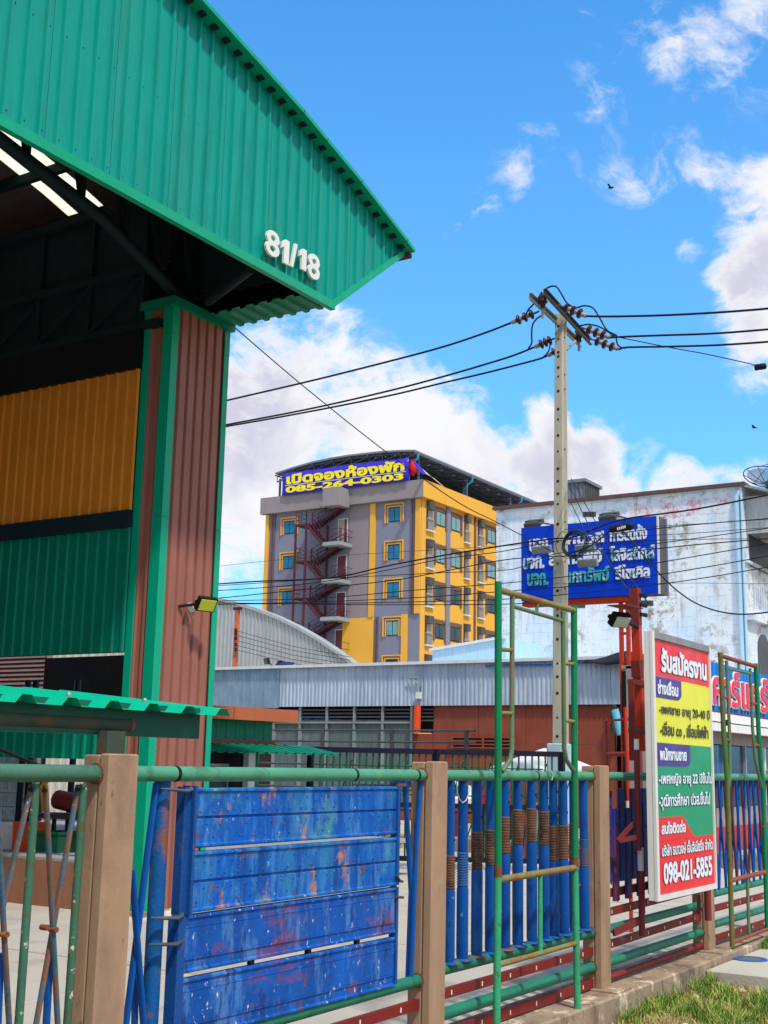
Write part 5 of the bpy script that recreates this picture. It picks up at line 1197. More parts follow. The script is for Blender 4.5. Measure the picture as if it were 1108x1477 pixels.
# hanging stair head box, landings, doors
bxl, bxr = wy(466), wy(490); bz1, bz0 = PX(480, 703, XY-1.8)[1], PX(480, 729, XY-1.8)[1]
yb0, yb1 = PX(489.5, 705, XY-1.9)[0], PX(466, 705, XY-1.9)[0]
obj('stair_head', MB().box(XY-1.9, XY-.44, yb0, yb1, bz0, bz1), 'bld_parapet', ap)
XPl = XY-1.75; ld = []
for k in range(4):
    zp = PX(489, 780, XPl)[1]-k*FZ
    ya_, yb_ = PX(490.5, 778, XPl)[0]-.0, PX(465, 778, XPl)[0]
    lo = obj('landing', MB().box(XPl, XY-.005, ya_, yb_, zp-.28, zp), 'slab_grey', ap); ld.append((ya_, yb_, zp))
    dr_z1 = zp+2.05; da, db = wy(499.5), wy(488)
    d_ = obj('door', MB().box(XY-.02, XY+.01, da-.09, db+.09, zp, dr_z1+.09), 'edge_white', ap); obj('door_leaf', MB().box(XY-.06, XY-.021, da, db-(.55 if k == 0 else 0), zp, dr_z1), 'door_red', d_)
    if k == 0: obj('door_gap', MB().box(XY-.04, XY-.021, db-.5, db, zp, dr_z1), 'bld_cream', d_)
    mb = MB()
    for h in (.5, 1.0): mb.beam((XPl+.03, ya_, zp+h), (XPl+.03, yb_-.9, zp+h), .04, .04).beam((XPl+.03, ya_+.02, zp+h), (XY, ya_+.02, zp+h), .04, .04)
    for q in (ya_+.03, yb_-.9): mb.beam((XPl+.03, q, zp), (XPl+.03, q, zp+1.02), .05, .05, up=X_)
    obj('landing_railing', mb, 'stair_red', lo)
st = obj('fire_stair', MB().box(XY-.6, XY-.5, ld[0][1]+3.2, ld[0][1]+3.3, 2, 3), 'stair_red', ap); st['label'] = 'maroon zigzag steel fire stair'
yA0 = ld[0][1]; yMid = PX(442, 756, XPl)[0]; yLft = PX(427, 760, XPl)[0]
def flight(ya_, za, yb_, zb_, x0, x1, k):
    n = 10
    mb = MB().beam((x0, ya_, za-.1), (x0, yb_, zb_-.1), .07, .24).beam((x1, ya_, za-.1), (x1, yb_, zb_-.1), .07, .24); obj('stringer', mb, 'stair_red', st)
    mb = MB()
    for i in range(n): t_ = (i+.5)/n; y = ya_+(yb_-ya_)*t_; z = za+(zb_-za)*t_; mb.box(x0, x1, y-.16, y+.16, z-.02, z+.02)
    o = obj('treads', mb, 'stair_red', st); o['kind'] = 'stuff'
    mb = MB()
    for xx in (x0, x1):
        for h in (.33, .66, 1.0): mb.beam((xx, ya_, za+h), (xx, yb_, zb_+h), .035, .035)
        for t_ in (0, .5, 1): y = ya_+(yb_-ya_)*t_; z = za+(zb_-za)*t_; mb.beam((xx, y, z), (xx, y, z+1.0), .04, .04, up=X_)
    obj('handrail', mb, 'stair_red', st)
for k in range(4):
    zl = ld[k][2]; zm = zl+FZ*.56
    if k == 0: zroof = zl+FZ*1.0
    flight(yMid, zm, yA0, zl, XPl, XPl+.75, k)                  # from the half landing down to this door
    flight(yMid, zm, yA0-1.2 if k else yA0-.9, zl+FZ-.0, XPl+.85, XPl+1.6, k)  # up from the half landing
    mb = MB().box(XPl, XPl+1.65, yMid, yLft, zm-.16, zm); hl = obj('half_landing', mb, 'stair_red', st)
    mb = MB()
    for h in (.33, .66, 1.0): mb.beam((XPl, yMid, zm+h), (XPl, yLft, zm+h), .035, .035).beam((XPl, yLft, zm+h), (XPl+1.6, yLft, zm+h), .035, .035)
    for q in (yMid, (yMid+yLft)/2, yLft): mb.beam((XPl, q, zm), (XPl, q, zm+1.0), .04, .04, up=X_)
    obj('handrail', mb, 'stair_red', st)
for q, x in ((yLft, XPl), (yMid, XPl), (yMid-1.0, XY-.25)): obj('stair_post', MB().box(x-.07, x+.07, q-.07, q+.07, -.1, ld[0][2]+FZ*.56), 'stair_red', st)
# side face: recessed balconies, windows, AC units; pixel columns give the real spacing along the wall
YS = yR-.04
def sx(px, py): return PY(px, py, YS)
z_rt, z_rb = sx(619, 724)[1], sx(619, 765)[1]
cols = [('r', 614.7, 625, 0), ('w', 629, 641.5, 1), ('w', 651, 663.5, 1), ('r', 669.5, 677, 0), ('r', 689, 697.5, 0), ('w', 703, 713.5, 1)]
for k in range(5):
    for (ty, a, b, _) in cols:
        x0, x1 = sx(a, 740)[0], sx(b, 745)[0]
        if ty == 'r':
            z1, z0 = z_rt-k*FZ, z_rb-k*FZ
            rc = obj('balcony_recess', MB().box(x0, x1, YS-.03, YS+.01, z0, z1), 'bld_cream', ap)
            obj('reveal_shade', MB().box(x0+.0, x0+(x1-x0)*.22, YS-.05, YS-.03, z0, z1), 'dark_brown', rc)  # dark strip paints the shade of the recess side on a flat plate
            obj('air_conditioner', MB().box(x0+.05, x1-.25, YS-.35, YS-.05, z1-.62, z1-.05), 'galv_dark', rc)
            mb = MB().box(x0, x1, YS-.12, YS-.08, z0+.85, z0+.92); nb_ = 6
            for q in range(nb_+1): mb.box(x0+(x1-x0)*q/nb_-.015, x0+(x1-x0)*q/nb_+.015, YS-.11, YS-.09, z0, z0+.9)
            obj('balcony_rail', mb, 'galv', rc); obj('balcony_slab', MB().box(x0-.05, x1+.05, YS-.2, YS, z0-.1, z0), 'edge_white', rc)
        else:
            z1, z0 = sx(635, 738)[1]-k*FZ, sx(635, 759)[1]-k*FZ
            w = obj('window', MB().box(x0, x1, YS-.03, YS+.01, z0, z1), 'dark', ap)
            m2 = (x0+x1)/2
            for q, r in ((x0+.06, m2-.04), (m2+.04, x1-.06)): obj('pane', MB().box(q, r, YS-.045, YS-.03, z0+.08, z1-.08), 'glass_light' if k < 2 else 'glass_dark', w)
            g = .3; mb = MB().box(x0-g, x0-.08, YS-.10, YS, z0-.2, z1+g).box(x1+.08, x1+g, YS-.10, YS, z0-.2, z1+g).box(x0-.08, x1+.08, YS-.10, YS, z1+.1, z1+g)
            obj('window_surround', mb, 'trim_brown', w)
for a, b, m_ in ((643.5, 648.5, 'bld_grey'), (684, 685.7, 'trim_brown')):
    x0, x1 = sx(a, 740)[0], sx(b, 745)[0]; obj('pilaster', MB().box(x0, x1, YS-.12, YS+.01, 1, z_rt+1.2), m_, ap)
# rooftop canopy on posts
XE = XY-.55
edge = [(397, 684), (423, 675.5), (450, 668), (478, 662), (504, 658), (530, 655), (549, 653), (575, 651.5), (598.5, 651)]
ep = [PX(p, q, XE) for p, q in edge]
rc_ = obj('roof_canopy', MB().box(XE+2, XE+2.1, ep[-1][0]+1, ep[-1][0]+1.1, zTop, zTop+.3), 'roof_dark', ap)
mb = MB(); LXR = 27.0
for (a, za), (b, zb_) in zip(ep, ep[1:]): mb._add([(XE,a,za),(XE,b,zb_),(XE+LXR,b,zb_),(XE+LXR,a,za),(XE,a,za+.14),(XE,b,zb_+.14),(XE+LXR,b,zb_+.14),(XE+LXR,a,za+.14)], [(0,1,2,3),(7,6,5,4),(0,4,5,1),(3,2,6,7),(1,5,6,2),(0,3,7,4)])
obj('canopy_sheet', mb, 'roof_dark', rc_)
mb = MB()
for k in range(14):
    x = XE+.3+k*2.0
    for (a, za), (b, zb_) in zip(ep, ep[1:]): mb.beam((x, a, za-.12), (x, b, zb_-.12), .08, .08).beam((x, a, za-.6), (x, b, zb_-.6), .08, .08).beam((x, a, za-.6), (x, b, zb_-.12), .05, .05).beam((x, a, za-.12), (x, a, za-.6), .05, .05)
o = obj('canopy_trusses', mb, 'truss', rc_); o['kind'] = 'stuff'
mb = MB()
for (a, za) in ep[::1]: mb.beam((XE, a, za-.1), (XE+LXR, a, za-.1), .07, .09)
for q in range(1, 5): a, za = ep[-1][0]+q*.9, ep[-1][1]-.1; mb.beam((XE, a, za), (XE+LXR, a, za), .06, .08)
o = obj('canopy_purlins', mb, 'truss', rc_); o['kind'] = 'stuff'
for x in (XE+1.2, XE+9, XE+17, XE+25):
    for a, za in (ep[-1], ep[4], ep[0]): obj('canopy_post', MB().box(x-.07, x+.07, a+.3, a+.44, zTop-.3, za-.1), 'truss', rc_)
for x in (XE+.4, XE+9.2, XE+18.4):
    a, za = ep[-1]; obj('gutter_pipe', MB().tube([(x, a-.05, za-.1), (x, a-.05, za-.45), (x-.02, a+.9 if False else a+.75, za-1.0), (x-.02, a+.75, zTop)], .10, 8), 'teal_pipe', rc_)
bs_ = [(406, 715), (406, 682.5)]
XBn = XY-.62
ba, bb = PX(406.5, 717, XBn), PX(589.5, 695, XBn); bt0, bt1 = PX(406.5, 683, XBn)[1], PX(589.5, 660, XBn)[1]
bn = thing('rooftop_banner', 'blue vinyl banner with yellow Thai lettering and phone number on the roof parapet', 'banner', (XBn, (ba[0]+bb[0])/2, zTop))
LW = ba[0]-bb[0]; nn = 24; vs = []
H0, H1 = bt0-zTop, bt1-zTop
for i in range(nn+1):
    y = ba[0]-LW*i/nn; top = bt0+(bt1-bt0)*i/nn-.05*math.sin(i*1.3)**2
    for j in range(5): z = zTop-.05+(top-zTop+.05)*j/4; vs.append((XBn-.02+.05*math.sin(i*.9+j)*(j in (1,2,3)), y, z))
fs = [(i*5+j, (i+1)*5+j, (i+1)*5+j+1, i*5+j+1) for i in range(nn) for j in range(4)]
o = obj('sheet', MB()._add(vs, fs, True), 'banner_blue', bn); o.modifiers.new('thick', 'SOLIDIFY').thickness = .02
Hb = bt0-zTop
Vd = Vector((0, -LW, (bt1-bt0))).normalized()
mb = MB(); text_mb(mb, 'เปิดจองห้องพัก', (XBn-.10, ba[0]-.5, zTop+Hb*.44), Vd, Z_, nX, LW*.93, Hb*.52, .02, .045); obj('lettering', mb, 'banner_yellow', bn)
mb = MB(); text_mb(mb, '085-264-0303', (XBn-.10, ba[0]-.45, zTop+Hb*.06), Vd, Z_, nX, LW*.93, Hb*.30, .02, .045); obj('lettering', mb, 'banner_yellow', bn)
mb = MB(); a_ = Vector((XBn-.10, ba[0]-.4, zTop+Hb*.40)); mb.beam(a_, a_+Vd*LW*.95, .01, .05); obj('underline', mb, 'white_cloth', bn)
fb = thing('folded_banner', 'loose folded banner strip hanging under the roof canopy on the yellow side', 'banner', (XY+1, yR-.4, zTop))
P = [PY(p, q, YS-.6) for p, q in ((598, 665), (612, 682), (626, 690), (640, 702), (638, 701), (620, 686), (606, 672), (600, 668))]
obj('sheet', MB().prism([(a, b) for a, b in P][::-1], (0, YS-.6, 0), X_, Z_, nY, .03), 'white_cloth', fb)
P = [PY(p, q, YS-.64) for p, q in ((595, 663), (606, 672), (615, 684), (609, 684), (600, 674))]; obj('blue_part', MB().prism(P[::-1], (0, YS-.64, 0), X_, Z_, nY, .02), 'banner_blue', fb)
rl = thing('red_bundle', 'small red cloth bundle beside the rooftop banner', 'bundle', (XY+.1, yR+.4, zTop+.6)); c_ = (XY-.2, *PX(595.5, 675, XY-.2)); obj('bundle', MB().lathe((c_[0], c_[1], c_[2]-.6), [(.1, 0), (.28, .25), (.32, .7), (.22, 1.1), (.08, 1.3)], 10), 'red_cloth', rl)

# ------------------------------------------------------------ blue billboard
XS = 24.6
bl = thing('billboard', 'deep blue billboard with peeling white Thai lettering on red legs', 'billboard', (XS, 10.5, 4.5))
yA_, zA_ = PX(752.5, 765, XS); yB_, _ = PX(950, 744, XS); zBt = PX(950, 744, XS)[1]; zBb = PX(951, 856, XS)[1]
obj('cabinet', MB().box(XS, XS+.42, yB_, yA_, zBb, zBt), 'bill_case', bl)
obj('face', MB().box(XS-.02, XS-.001, yB_+.04, yA_-.0, zBb+.0, zBt), 'bill_blue', bl)
obj('edge_trim', MB().box(XS-.03, XS, yB_-.004, yB_+.035, zBb-.01, zBt+.01), 'white_metal', bl); obj('edge_trim', MB().box(XS+.40, XS+.44, yB_-.03, yB_+.0, zBb-.01, zBt+.01), 'bld_grey', bl)
obj('bottom_rail', MB().box(XS+.02, XS+.35, PX(903, 870, XS)[0], yA_, zBb-.11, zBb-.015), 'red_paint', bl)
LWb = yA_-yB_; 
def bline(body, pxl, pxr, ptop, pbot, mat, pref=None):
    a = PX(pxl, (ptop+pbot)/2, XS)[0]; b = PX(pxr, (ptop+pbot)/2, XS)[0]; pm_ = (pxl+pxr)/2; z1 = PX(pm_, ptop, XS)[1]; z0 = PX(pm_, pbot, XS)[1]
    mb = MB(); text_mb(mb, body, (XS-.021, a, z0), (0, -1, 0), Z_, nX, a-b, z1-z0, .035, .03); obj('lettering', mb, mat, bl)
bline('บจก.', 765, 795, 777, 795, 'bill_white'); bline('ลูกนวถี', 806, 872, 769, 790, 'bill_white'); bline('การติดตั้ง', 881, 934, 758, 780, 'bill_white')
bline('บจก.', 756, 786, 803, 821, 'bill_peel'); bline('สินทรัพย์', 793, 870, 793, 814, 'bill_white'); bline('โลจิสติกส์', 881, 945, 786, 808, 'bill_peel')
bline('บจก.', 762, 792, 827, 845, 'bill_teal'); bline('ธนกทรัพย์', 806, 880, 818, 840, 'bill_teal'); bline('รีไซเคิล', 888, 938, 814, 835, 'bill_peel')
for a in (896.5, 906.5): y, z = PX(a, 900, XS+.2); obj('leg', MB().box(XS+.15, XS+.23, y-.038, y+.038, -.1, zBb-.02), 'red_paint', bl)
y0_, _ = PX(896.5, 900, XS+.2); y1_, _ = PX(906.5, 900, XS+.2)
for z in (4.3, 3.7, 3.1, 2.5, 1.9): obj('leg_rung', MB().box(XS+.18, XS+.24, y1_, y0_, z, z+.05), 'red_paint', bl)
for (p, q, lb) in ((783, 792, 'rectangular floodlight left of the utility pole, aimed at the billboard'), (846, 790, 'pale rectangular floodlight behind the cable coil, aimed at the billboard'), (849, 811, 'lower white floodlight right of the utility pole before the billboard')):
    c_ = (XS-1.3, *PX(p, q, XS-1.3)); floodlight(lb, c_, (.9, 0, .35), Z_, .42, .15, 'billboard floodlights', 'lamp_glass', body='galv', d=.10)
for (p, q, lb) in ((771, 757, 'floodlight on a stalk above the left end of the billboard'), (879, 747, 'floodlight on a stalk above the middle of the billboard')):
    c_ = (XS-.7, *PX(p, q, XS-.7)); floodlight(lb, c_, (.5, 0, -.8), Z_, .38, .26, 'billboard floodlights', 'glass_dark', body='galv_dark', d=.08, arm=(XS+.05, c_[1]-.1, zBt+.02))

# ------------------------------------------------------------ shop with blue sign wall on the right
YSh = 8.0
sp_ = thing('car_care_shop', 'low shop with blue corrugated sign wall and red white-edged lettering', 'shop', (27, YSh, -.1))
sx0, sx1 = 24.3, 42
zs1 = 3.72; zs0 = 2.74
x = sx0
while x < sx1:
    x2 = min(x+1.2, sx1); obj('sign_sheet', MB().corr((0, YSh, 0), X_, Z_, nY, x+.003, x2, zs0, zs1, pitch=.24, rib=.07, depth=.03), 'shop_blue', sp_); x = x2
obj('gutter', MB().box(sx0, sx1, YSh-.12, YSh, zs0-.22, zs0-.05), 'shop_white', sp_); obj('gutter', MB().box(sx0, sx1, YSh-.22, YSh-.05, zs0-.42, zs0-.26), 'shop_white', sp_); obj('gutter_shadow_gap', MB().box(sx0, sx1, YSh-.05, YSh, zs0-.3, zs0), 'edge_brown', sp_)
obj('upper_wall', MB().box(sx0, sx1, YSh+.1, YSh+.2, 2.08, zs0-.2), 'shop_grey', sp_)
obj('back_wall', MB().box(sx0, sx1, YSh+1.5, YSh+1.6, -.1, 3.5), 'dark', sp_); obj('end_wall', MB().box(sx0, sx0+.1, YSh+.1, YSh+1.5, -.1, 3.6), 'shop_grey', sp_); obj('roof', MB().box(sx0, sx1, YSh+.03, YSh+1.6, 3.55, 3.62), 'galv', sp_)
obj('dado', MB().box(sx0, sx1, YSh+.1, YSh+.2, -.1, .42), 'wall_red', sp_)
obj('sill_wall', MB().box(sx0, sx1, YSh+.12, YSh+.2, .42, .80), 'shop_grey', sp_)
for k in range(13):
    x = sx0+.3+k*1.5; p_ = obj('window_post', MB().box(x, x+.07, YSh+.08, YSh+.18, .8, 2.08), 'shop_white' if k % 3 == 0 else 'galv', sp_)
    obj('pane', MB().box(x+.09, x+1.48, YSh+.14, YSh+.15, .82, 2.06), 'shop_glass', p_)
lx0, _ = PY(1017, 1000, YSh); lx1, _ = PY(1103, 1000, YSh)
_, lz1 = PY(1060, 970, YSh); _, lz0 = PY(1060, 1021, YSh)
mb = MB(); text_mb(mb, 'ส.คาร์แคร์', (lx0-.75, YSh-.036, lz0-.01), X_, Z_, nY, lx1-lx0+.75, lz1-lz0, .05, .018); obj('lettering', mb, 'shop_red', sp_)
mb = MB(); text_mb(mb, 'ส.คาร์แคร์', (lx0-.77, YSh-.033, lz0-.035), X_, Z_, nY, lx1-lx0+.79, lz1-lz0+.05, .03, .05); obj('lettering_edge', mb, 'shop_white', sp_)
ca = thing('security_camera', 'small black security camera under the white gutter of the shop', 'camera', (25.6, YSh-.3, 2.4))
c_ = (*PY(1048, 1043, YSh-.3),); obj('body', MB().tube([(c_[0]-.12, YSh-.34, c_[1]), (c_[0]+.12, YSh-.3, c_[1]+.02)], .06, 10), 'dark', ca); obj('mount', MB().tube([(c_[0]+.1, YSh-.3, c_[1]), (c_[0]+.15, YSh-.2, c_[1]+.1)], .03, 8), 'white_metal', ca)
# ------------------------------------------------------------ things beyond the warehouse opening at the left
lt = thing('lattice_screen', 'white pierced block screen with red brown gaps behind the left fence bars', 'screen wall', (14.5, 13.6, -.1))
XLt = 14.5; yy0, yy1 = PX(50, 1150, XLt)[0], PX(-40, 1150, XLt)[0]
zz0, zz1 = .3, 1.62
blk = None; nx = int((yy1-yy0)/.2)
obj('screen_back', MB().box(XLt+.09, XLt+.12, yy0, yy1, zz0, zz1), 'lattice_red', lt)
for i in range(nx):
    for j in range(6):
        y, z = yy0+i*.2, zz0+j*.22
        if blk is None:
            q = MB(); q.box(0, .08, 0, .19, 0, .05).box(0, .08, 0, .19, .16, .21).box(0, .08, 0, .05, .05, .16).box(0, .08, .14, .19, .05, .16).box(.0, .03, .08, .11, .05, .16)
            me = bpy.data.meshes.new('screen_block'); me.from_pydata(q.v, [], q.f); me.materials.append(MT['lattice']); blk = me
        o = bpy.data.objects.new('screen_block', blk); COL.objects.link(o); o.parent = lt; o.location = Vector((XLt, y, z))-lt.location
sd_ = thing('siding_wall', 'mauve brown wall of narrow horizontal boards seen under the green wall sheets', 'wall', (17, 17, -.1))
XSd = 17.0; a0, a1 = PX(64, 965, XSd)[0], PX(-60, 965, XSd)[0]
for k in range(22): obj('siding_board', MB()._add([(XSd, a0, 1.9+k*.085), (XSd, a1, 1.9+k*.085), (XSd+.03, a1, 1.98+k*.085), (XSd+.03, a0, 1.98+k*.085), (XSd+.05, a0, 1.9+k*.085), (XSd+.05, a1, 1.9+k*.085)], [(0,1,2,3)[::-1], (0,1,5,4)]), 'siding', sd_)
obj('wall_back', MB().box(XSd+.04, XSd+.2, a0, a1, -.1, 3.75), 'siding', sd_)
db_ = thing('dark_shelter', 'shelter with a black panel for its dark opening beside the brown boards under the green sheets', 'shelter', (16, 14, -.1))
a0, a1 = PX(166, 965, 15.9)[0], PX(64, 965, 15.9)[0]
obj('front', MB().box(15.9, 16.0, a0-.6, a1, 1.75, PX(100, 948, 15.9)[1]), 'dark', db_); obj('post', MB().box(15.9, 16.0, a1-.1, a1, -.1, 2), 'dark', db_); obj('post', MB().box(15.9, 16.0, a0, a0+.1, -.1, 2), 'dark', db_)  # black front panel stands in for the unlit opening
pw = thing('pale_panel_wall', 'pale ribbed wall glimpsed beyond the warehouse side opening', 'wall', (24, 20, -.1))
obj('wall', MB().corr((24, 0, 0), Y_, Z_, nX, PX(288, 950, 24)[0]+.2, 40, -.1, 6.5, pitch=.3, rib=.1, depth=.03), 'gravel_white', pw)
# goods on the raised floor
def on_floor(px, x=11.6): return PX(px, 1230, x)[0]
crate('white plastic crate on the raised floor left of the fence post', 10.9, on_floor(20, 10.9), .43, .45, .5, .3, 'white_metal')
crate('orange and grey paint box on the raised floor behind the crossed tubes', 10.8, on_floor(38, 10.8), .43, .3, .26, .34, 'orange')
crate('low dark green basket on the raised floor', 10.9, on_floor(82, 10.9), .43, .4, .4, .24, 'gate_green')
for i, (p, lb) in enumerate(((22, 'leftmost'), (34, 'second from left'), (96, 'right hand'))):
    y = on_floor(p, 12.4); tag(obj('dark_post', MB().tube([(12.4, y, .43), (12.4, y, 2.6)], .045, 8), 'black_paint'), f'dark blue steel post, {lb} of three on the raised floor', 'post', 'dark posts on the raised floor')
mg = thing('grinder_stand', 'dark workshop machine with a yellow plastic arm on the raised floor', 'machine', (11.4, on_floor(88, 11.4), .43))
c_ = Vector((11.4, on_floor(95, 11.4), .43))
obj('table', MB().box(c_.x-.25, c_.x+.25, c_.y-.5, c_.y+.5, c_.z+.38, c_.z+.43), 'junk', mg)
for dx in (-.2, .2):
    for dy in (-.45, .45): obj('leg', MB().box(c_.x+dx-.02, c_.x+dx+.02, c_.y+dy-.02, c_.y+dy+.02, c_.z, c_.z+.38), 'dark', mg)
obj('motor', MB().tube([c_+Vector((0, -.2, .55)), c_+Vector((0, .2, .6))], .12, 12), 'maroon', mg); obj('yellow_arm', MB().tube([c_+Vector((-.1, .32, .45)), c_+Vector((-.1, .38, .75)), c_+Vector((-.1, .22, .95))], .035, 8), 'yellow_plastic', mg); obj('disc', MB().lathe(c_+Vector((-.05, -.3, .6)), [(.02, 0), (.16, .01), (.16, .03), (.02, .04)], 16, Y_), 'grey_metal', mg)
# ------------------------------------------------------------ concrete utility pole
PXc, PYc = 21.95, 9.88
up = thing('utility_pole', 'tall square concrete utility pole with step holes carrying two steel crossarms', 'utility pole', (PXc, PYc, -.1))
XF_ = PXc-.12
def pw_(py):
    a = PX(796.0+(800.0-796.0)*(1100-py)/640, py, XF_); b = PX(812.5+(811.8-812.5)*(1100-py)/640, py, XF_); return a, b
mb = MB(); prof = []
for py in (1150, 1100, 900, 700, 500, 452):
    a, b = pw_(py); prof.append((a[0], b[0], (a[1]+b[1])/2))
prof[0] = (prof[0][0], prof[0][1], -.1)
vs = []; c = .02
for ya_, yb_, z in prof:
    w = (ya_-yb_); x0, x1 = XF_, XF_+w*1.1
    vs += [(x0, yb_+c, z), (x0+c, yb_, z), (x0+w*.25, yb_, z), (x0+w*.32, yb_+.035, z), (x0+w*.78, yb_+.035, z), (x0+w*.85, yb_, z), (x1, yb_, z), (x1, ya_, z), (x0+c, ya_, z), (x0, ya_-c, z)]
m_ = 10; fs = []
for i in range(len(prof)-1):
    for k in range(m_): fs.append((i*m_+k, i*m_+(k+1) % m_, (i+1)*m_+(k+1) % m_, (i+1)*m_+k))
fs.append(tuple(range((len(prof)-1)*m_, len(prof)*m_)))
mb._add(vs, fs); obj('shaft', mb, 'pole', up)
hz = 0
for py in (470, 489, 508, 514, 530, 543, 564, 590, 605, 628, 651, 676, 694, 712, 727, 756, 781, 813, 852, 878, 888, 922, 957, 976, 1000, 1035, 1062):
    a, b = pw_(py); y = a[0]*.53+b[0]*.47; z = (a[1]+b[1])/2; r = .022 if py % 2 else .03
    obj('step_hole', MB().tube([(XF_-.004, y, z), (XF_+.01, y, z)], r, 8), 'pole_hole', up)
    obj('step_hole', MB().tube([(XF_+.10, b[0]-.003, z+.05), (XF_+.10, b[0]+.01, z+.05)], .02, 6), 'pole_hole', up) if py % 3 == 0 else None
# crossarms: two steel channels either side of the pole head
Zt = pw_(470)[0][1]
def arm(pa, pb_, xa, xb, name='crossarm', mat='galv'):
    ya_, za = PX(pa[0], pa[1], xa); yb_, zb_ = PX(pb_[0], pb_[1], xb)
    z = (za+zb_)/2
    a, b = Vector((xa, ya_, za)), Vector((xb, yb_, zb_)); d = (b-a).normalized(); s = d.cross(Vector(Z_)).normalized(); u = s.cross(d)
    mb = MB().beam(a, b, .012, .13)
    mb.beam(a+s*.03+u*.06, b+s*.03+u*.06, .06, .012); mb.beam(a+s*.03-u*.06, b+s*.03-u*.06, .06, .012)
    return obj(name, mb, mat, up), a, b
DA = 1.35
_, a1, b1 = arm((763, 427), (836, 497), PXc-DA-.1, PXc+DA-.1, mat='galv')
_, a2, b2 = arm((784, 421), (851, 494), PXc-DA+.0, PXc+DA+.0, mat='galv_dark')
for p, q in (((797, 452), (812, 456)), ((800, 470), (822, 476))): pass
def insul(label, P, Q, n=3, grp='insulator strings on the pole', r=.10):
    P, Q = Vector(P), Vector(Q); d = (Q-P); L = d.length; d.normalize()
    t = thing('insulator_string', label, 'insulator', tuple(P), grp)
    obj('rod', MB().tube([P, Q], [.02, .012], 6), 'galv_dark', t)
    for k in range(n):
        c_ = P+d*(L*(.28+.24*k)); obj('disc', MB().lathe(c_, [(.03, -.035), (.06, -.03), (r, -.01), (r, .012), (.05, .02), (.035, .05)], 14, d), 'porcelain', t)
        obj('sleeve', MB().lathe(c_+d*.05, [(.045, 0), (.045, .09), (.03, .11)], 10, d), 'porcelain_grey', t)
    return Q
def A3(px, py, x): y, z = PX(px, py, x); return (x, y, z)
L1 = insul('left insulator string nearest the arm tip, pulling the top left wire', A3(778, 449, PXc-.9), A3(739, 465, PXc-.9))
L2 = insul('left insulator string in the middle, beside the pole face', A3(800, 488, PXc+.2), A3(775, 499, PXc+.2))
L3_ = insul('lone insulator disc just left of the pole, under the middle string', A3(803, 506, PXc+.9), A3(790, 513, PXc+.9), 1)
R1 = insul('right insulator string above the others, pulling the top right wire', A3(806, 440, PXc-1.0), A3(846, 456, PXc-1.0))
R2 = insul('middle right insulator string, tucked against the crossarm', A3(838, 472, PXc+.3), A3(880, 487, PXc+.3))
R3 = insul('lowest right insulator string at the far arm tip', A3(850, 488, PXc+1.1), A3(893, 504, PXc+1.1))
for (p, q, x, lb) in ((783, 434, PXc-1.1, 'pin insulator standing on the near end of the crossarms'), (835, 483, PXc+1.0, 'pin insulator standing near the far end of the crossarms')):
    t = thing('pin_insulator', lb, 'insulator', A3(p, q+8, x), 'pin insulators on the crossarms'); c_ = Vector(A3(p, q, x))
    obj('body', MB().lathe(c_-Vector((0,0,.16)), [(.05, 0), (.055, .1), (.10, .13), (.08, .17), (.06, .18), (.09, .22), (.07, .27), (.04, .30)], 14), 'porcelain', t); obj('pin', MB().tube([c_-Vector((0,0,.35)), c_-Vector((0,0,.14))], .03, 8), 'porcelain_grey', t)
obj('stay_strap', MB().tube([A3(800, 482, XF_-.03), A3(812, 470, XF_-.03)], .012, 5), 'galv', up)
obj('brace', MB().tube([A3(817, 505, PXc+.1), A3(830, 492, PXc+.5)], .03, 6), 'galv', up)
# ------------------------------------------------------------ wires
def spline(P, n=8):
    P = [Vector(p) for p in P]; Q = [P[0]*2-P[1]]+P+[P[-1]*2-P[-2]]; out = []
    for i in range(1, len(Q)-2):
        a, b, c_, d = Q[i-1], Q[i], Q[i+1], Q[i+2]
        for k in range(n):
            t = k/n; out.append(.5*((2*b)+(c_-a)*t+(2*a-5*b+4*c_-d)*t*t+(3*b-a-3*c_+d)*t**3))
    return out+[P[-1]]
def wire(label, x, pts, r, name='wire', cat='wire', mat='cable', grp=None, start=None, end=None, n=8, x2=None):
    P = []
    for i, (p, q) in enumerate(pts):
        xx = x if x2 is None else x+(x2-x)*i/(len(pts)-1); P.append(A3(p, q, xx))
    if start is not None: P = [tuple(start)]+P
    if end is not None: P = P+[tuple(end)]
    return tag(obj(name, MB().tube(spline(P, n), r, 6), mat), label, cat, grp)
G1 = 'power lines tied to the crossarms'
wire('upper left power line running from the crossarm behind the brown pillar', PXc-.9, [(700, 480), (640, 500), (560, 521.5), (450, 549), (330, 577), (230, 601)], .021, start=L1, grp=G1)
wire('middle left power line running from the crossarm behind the brown pillar', PXc+.2, [(740, 513), (700, 525.5), (640, 543), (560, 564), (450, 589), (330, 612), (230, 630)], .021, start=L2, grp=G1)
wire('lowest left power line running from the crossarm behind the brown pillar', PXc+.9, [(770, 520), (700, 538), (640, 552), (560, 571), (450, 593), (330, 614.5), (230, 631)], .021, start=L3_, grp=G1)
wire('upper right power line leaving the crossarm for the right edge', PXc-1.0, [(880, 456.5), (950, 455), (1030, 451), (1108, 445), (1200, 435)], .021, start=R1, grp=G1)
wire('middle right power line leaving the crossarm for the right edge', PXc+.3, [(905, 485.5), (960, 483.5), (1030, 481), (1108, 475), (1200, 466)], .021, start=R2, grp=G1)
wire('lowest right power line leaving the crossarm for the right edge', PXc+1.1, [(905, 501), (960, 500), (1030, 498), (1108, 493), (1200, 485)], .021, start=R3, grp=G1)
G2 = 'jumper loops at the pole head'
